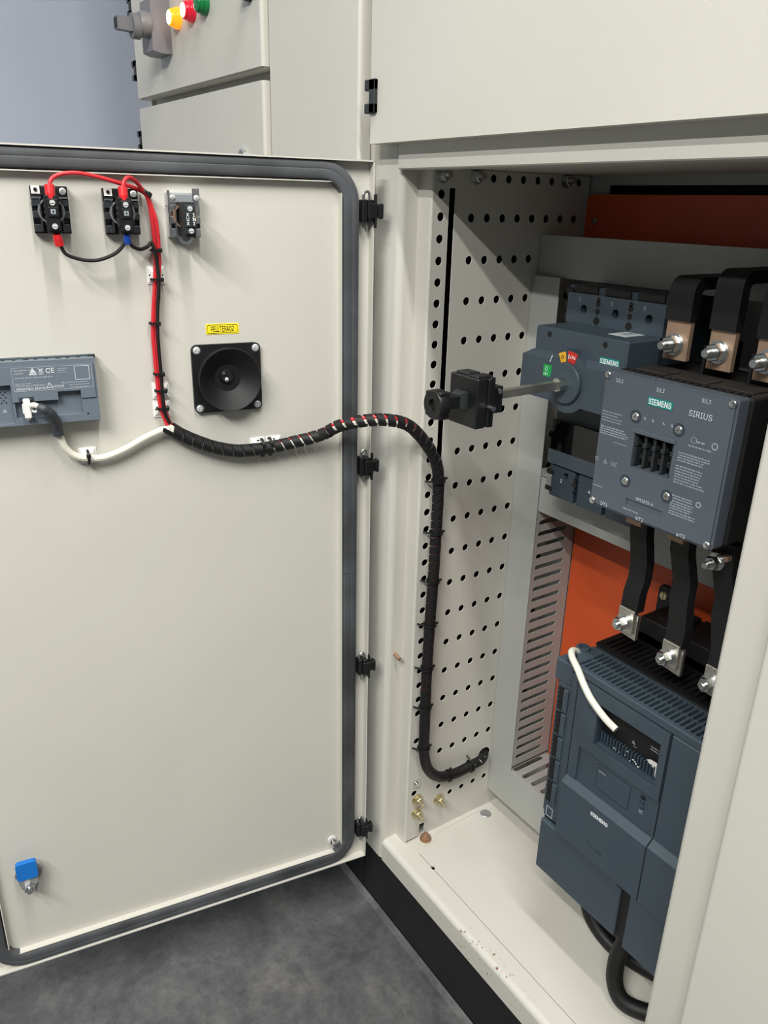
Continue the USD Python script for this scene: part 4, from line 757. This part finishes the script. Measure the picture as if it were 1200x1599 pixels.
def loop_at(z, label, w=.003, r=.0086):
    if z > .15: k_ = 60 + int(np.argmin(np.abs(LP[60:170, 2] - z)))
    else: k_ = len(LP) - 1 - int(np.argmin(np.abs(LP[::-1][:60, 1] - z)))
    p = LP[k_]; T_ = LT[k_]
    n = np.cross(T_, [1.0, 0, 0]); n /= np.linalg.norm(n); a = np.linspace(0, 2 * math.pi, 21)[:-1]
    b = np.cross(T_, n); v, f = [], []
    for k in a:
        d = math.cos(k) * n + math.sin(k) * b
        for o, q in ((r, -1), (r + .0014, -1), (r + .0014, 1), (r, 1)): v.append(p + d * o + T_ * q * w / 2)
    for k in range(20):
        A, B = 4 * k, 4 * ((k + 1) % 20)
        for q in range(4): f += [(A + q, A + (q + 1) % 4, B + (q + 1) % 4), (A + q, B + (q + 1) % 4, B + q)]
    m = trimesh.Trimesh(np.array(v), np.array(f), process=False)
    if m.volume < 0: m.invert()
    up_ = n if abs(n[1]) > abs(n[2]) else n
    sgn = 1 if n[1] > 0 else -1
    tail = cyl(p + sgn * n * (r + .0005), p + sgn * n * (r + .0055) + T_ * .001, .0019, 8); anchor = cyl(p - sgn * n * r, p - sgn * n * (r + .006) - np.array([.010, 0, 0]), .0015, 8)
    x = thing('cable_tie', label, 'cable tie', WORLD, p); part(x, 'loop', m, 'black_plastic'); part(x, 'head', tail, 'black_plastic'); part(x, 'anchor', anchor, 'black_plastic'); return x
words = {.617: 'topmost cable tie holding the black spiral cable to the perforated side panel', .545: 'second cable tie down on the black spiral cable in the compartment', .469: 'third cable tie down on the black spiral cable in the compartment', .399: 'fourth cable tie down on the black spiral cable in the compartment', .328: 'fifth cable tie down on the black spiral cable in the compartment', .258: 'sixth cable tie down on the black cable, on its smooth lower run', .186: 'seventh cable tie down, just above the bend of the black cable', .098: 'left of the two cable ties on the black cable\'s bottom run', .143: 'right cable tie on the black cable\'s bottom run, beside the bracket'}
for i, w in words.items(): loop_at(i, w)

t = thing('white_cable', 'cut end of a white cable hanging over the soft starter display', 'cable', FRONT, (.2665, .455, -.11))
part(t, 'sheath', tube([(.2575, .444, -.112), (.2585, .4545, -.100), (.2625, .4600, -.088), (.2725, .4595, -.0785), (.2900, .4545, -.0705), (.3070, .4435, -.0650), (.3225, .4335, -.0625), (.3433, .4226, -.0625), (.359, .4169, -.0635)], .0042, 12, 8), 'white_wire')
t = thing('white_cable', 'thin white cable showing beside the lower left edge of the soft starter', 'cable', WORLD, (.235, .13, .12))
part(t, 'sheath', tube([(.262, .145, .205), (.246, .137, .185), (.2330, .130, .160), (.2275, .128, .130), (.2320, .128, .108), (.250, .135, .085), (.30, .17, .05)], .0022, 10, 8), 'white_wire')
P = {'thick black power cable curving out below the soft starter, nearest the side wall': ([(.285, .165, .15), (.279, .160, .10), (.285, .155, .062), (.302, .150, .034), (.330, .150, .018), (.362, .155, .0125), (.42, .175, .0125), (.46, .20, .02)], .0105),
     'thick black power cable dropping through the gap between the soft starter\'s lower covers': ([(.392, .118, .205), (.392, .117, .15), (.388, .112, .10), (.384, .105, .062), (.392, .098, .030), (.41, .10, .0135), (.44, .12, .0125), (.465, .15, .013)], .0108),
     'thick black power cable behind the others under the soft starter': ([(.335, .19, .15), (.337, .195, .10), (.35, .20, .06), (.372, .203, .040), (.40, .21, .034), (.46, .225, .032)], .0105)}
for lab, (pts, r) in P.items():
    t = thing('power_cable', lab, 'cable', WORLD, pts[0]); part(t, 'sheath', tube(pts, r, 16, 8), 'black_wire')

# things of one kind share a group
GROUPS = {'cable_tie_mount': 'white cable tie mounts on the open door', 'cable_tie': 'black cable ties on wires and cable', 'busbar': 'black sleeved busbars at the contactor', 'indicator_lamp': 'indicator lamps on the far left cabinet door',
          'push_button_rear': 'push button rears on the open door', 'electrical_cabinet': 'beige switchgear cabinets in a row', 'power_cable': 'black power cables under the soft starter', 'red_wire': 'red wires on the open door', 'black_wire': 'black wires on the open door', 'barrier_sheet': 'orange and red insulating sheets', 'white_cable': 'white cables'}
for p in stage.GetPrimAtPath('/World').GetChildren():
    n = p.GetName(); n = n[:-4] if n[-4:-3] == '_' and n[-3:].isdigit() else n
    if n in GROUPS: p.SetCustomDataByKey('group', GROUPS[n])
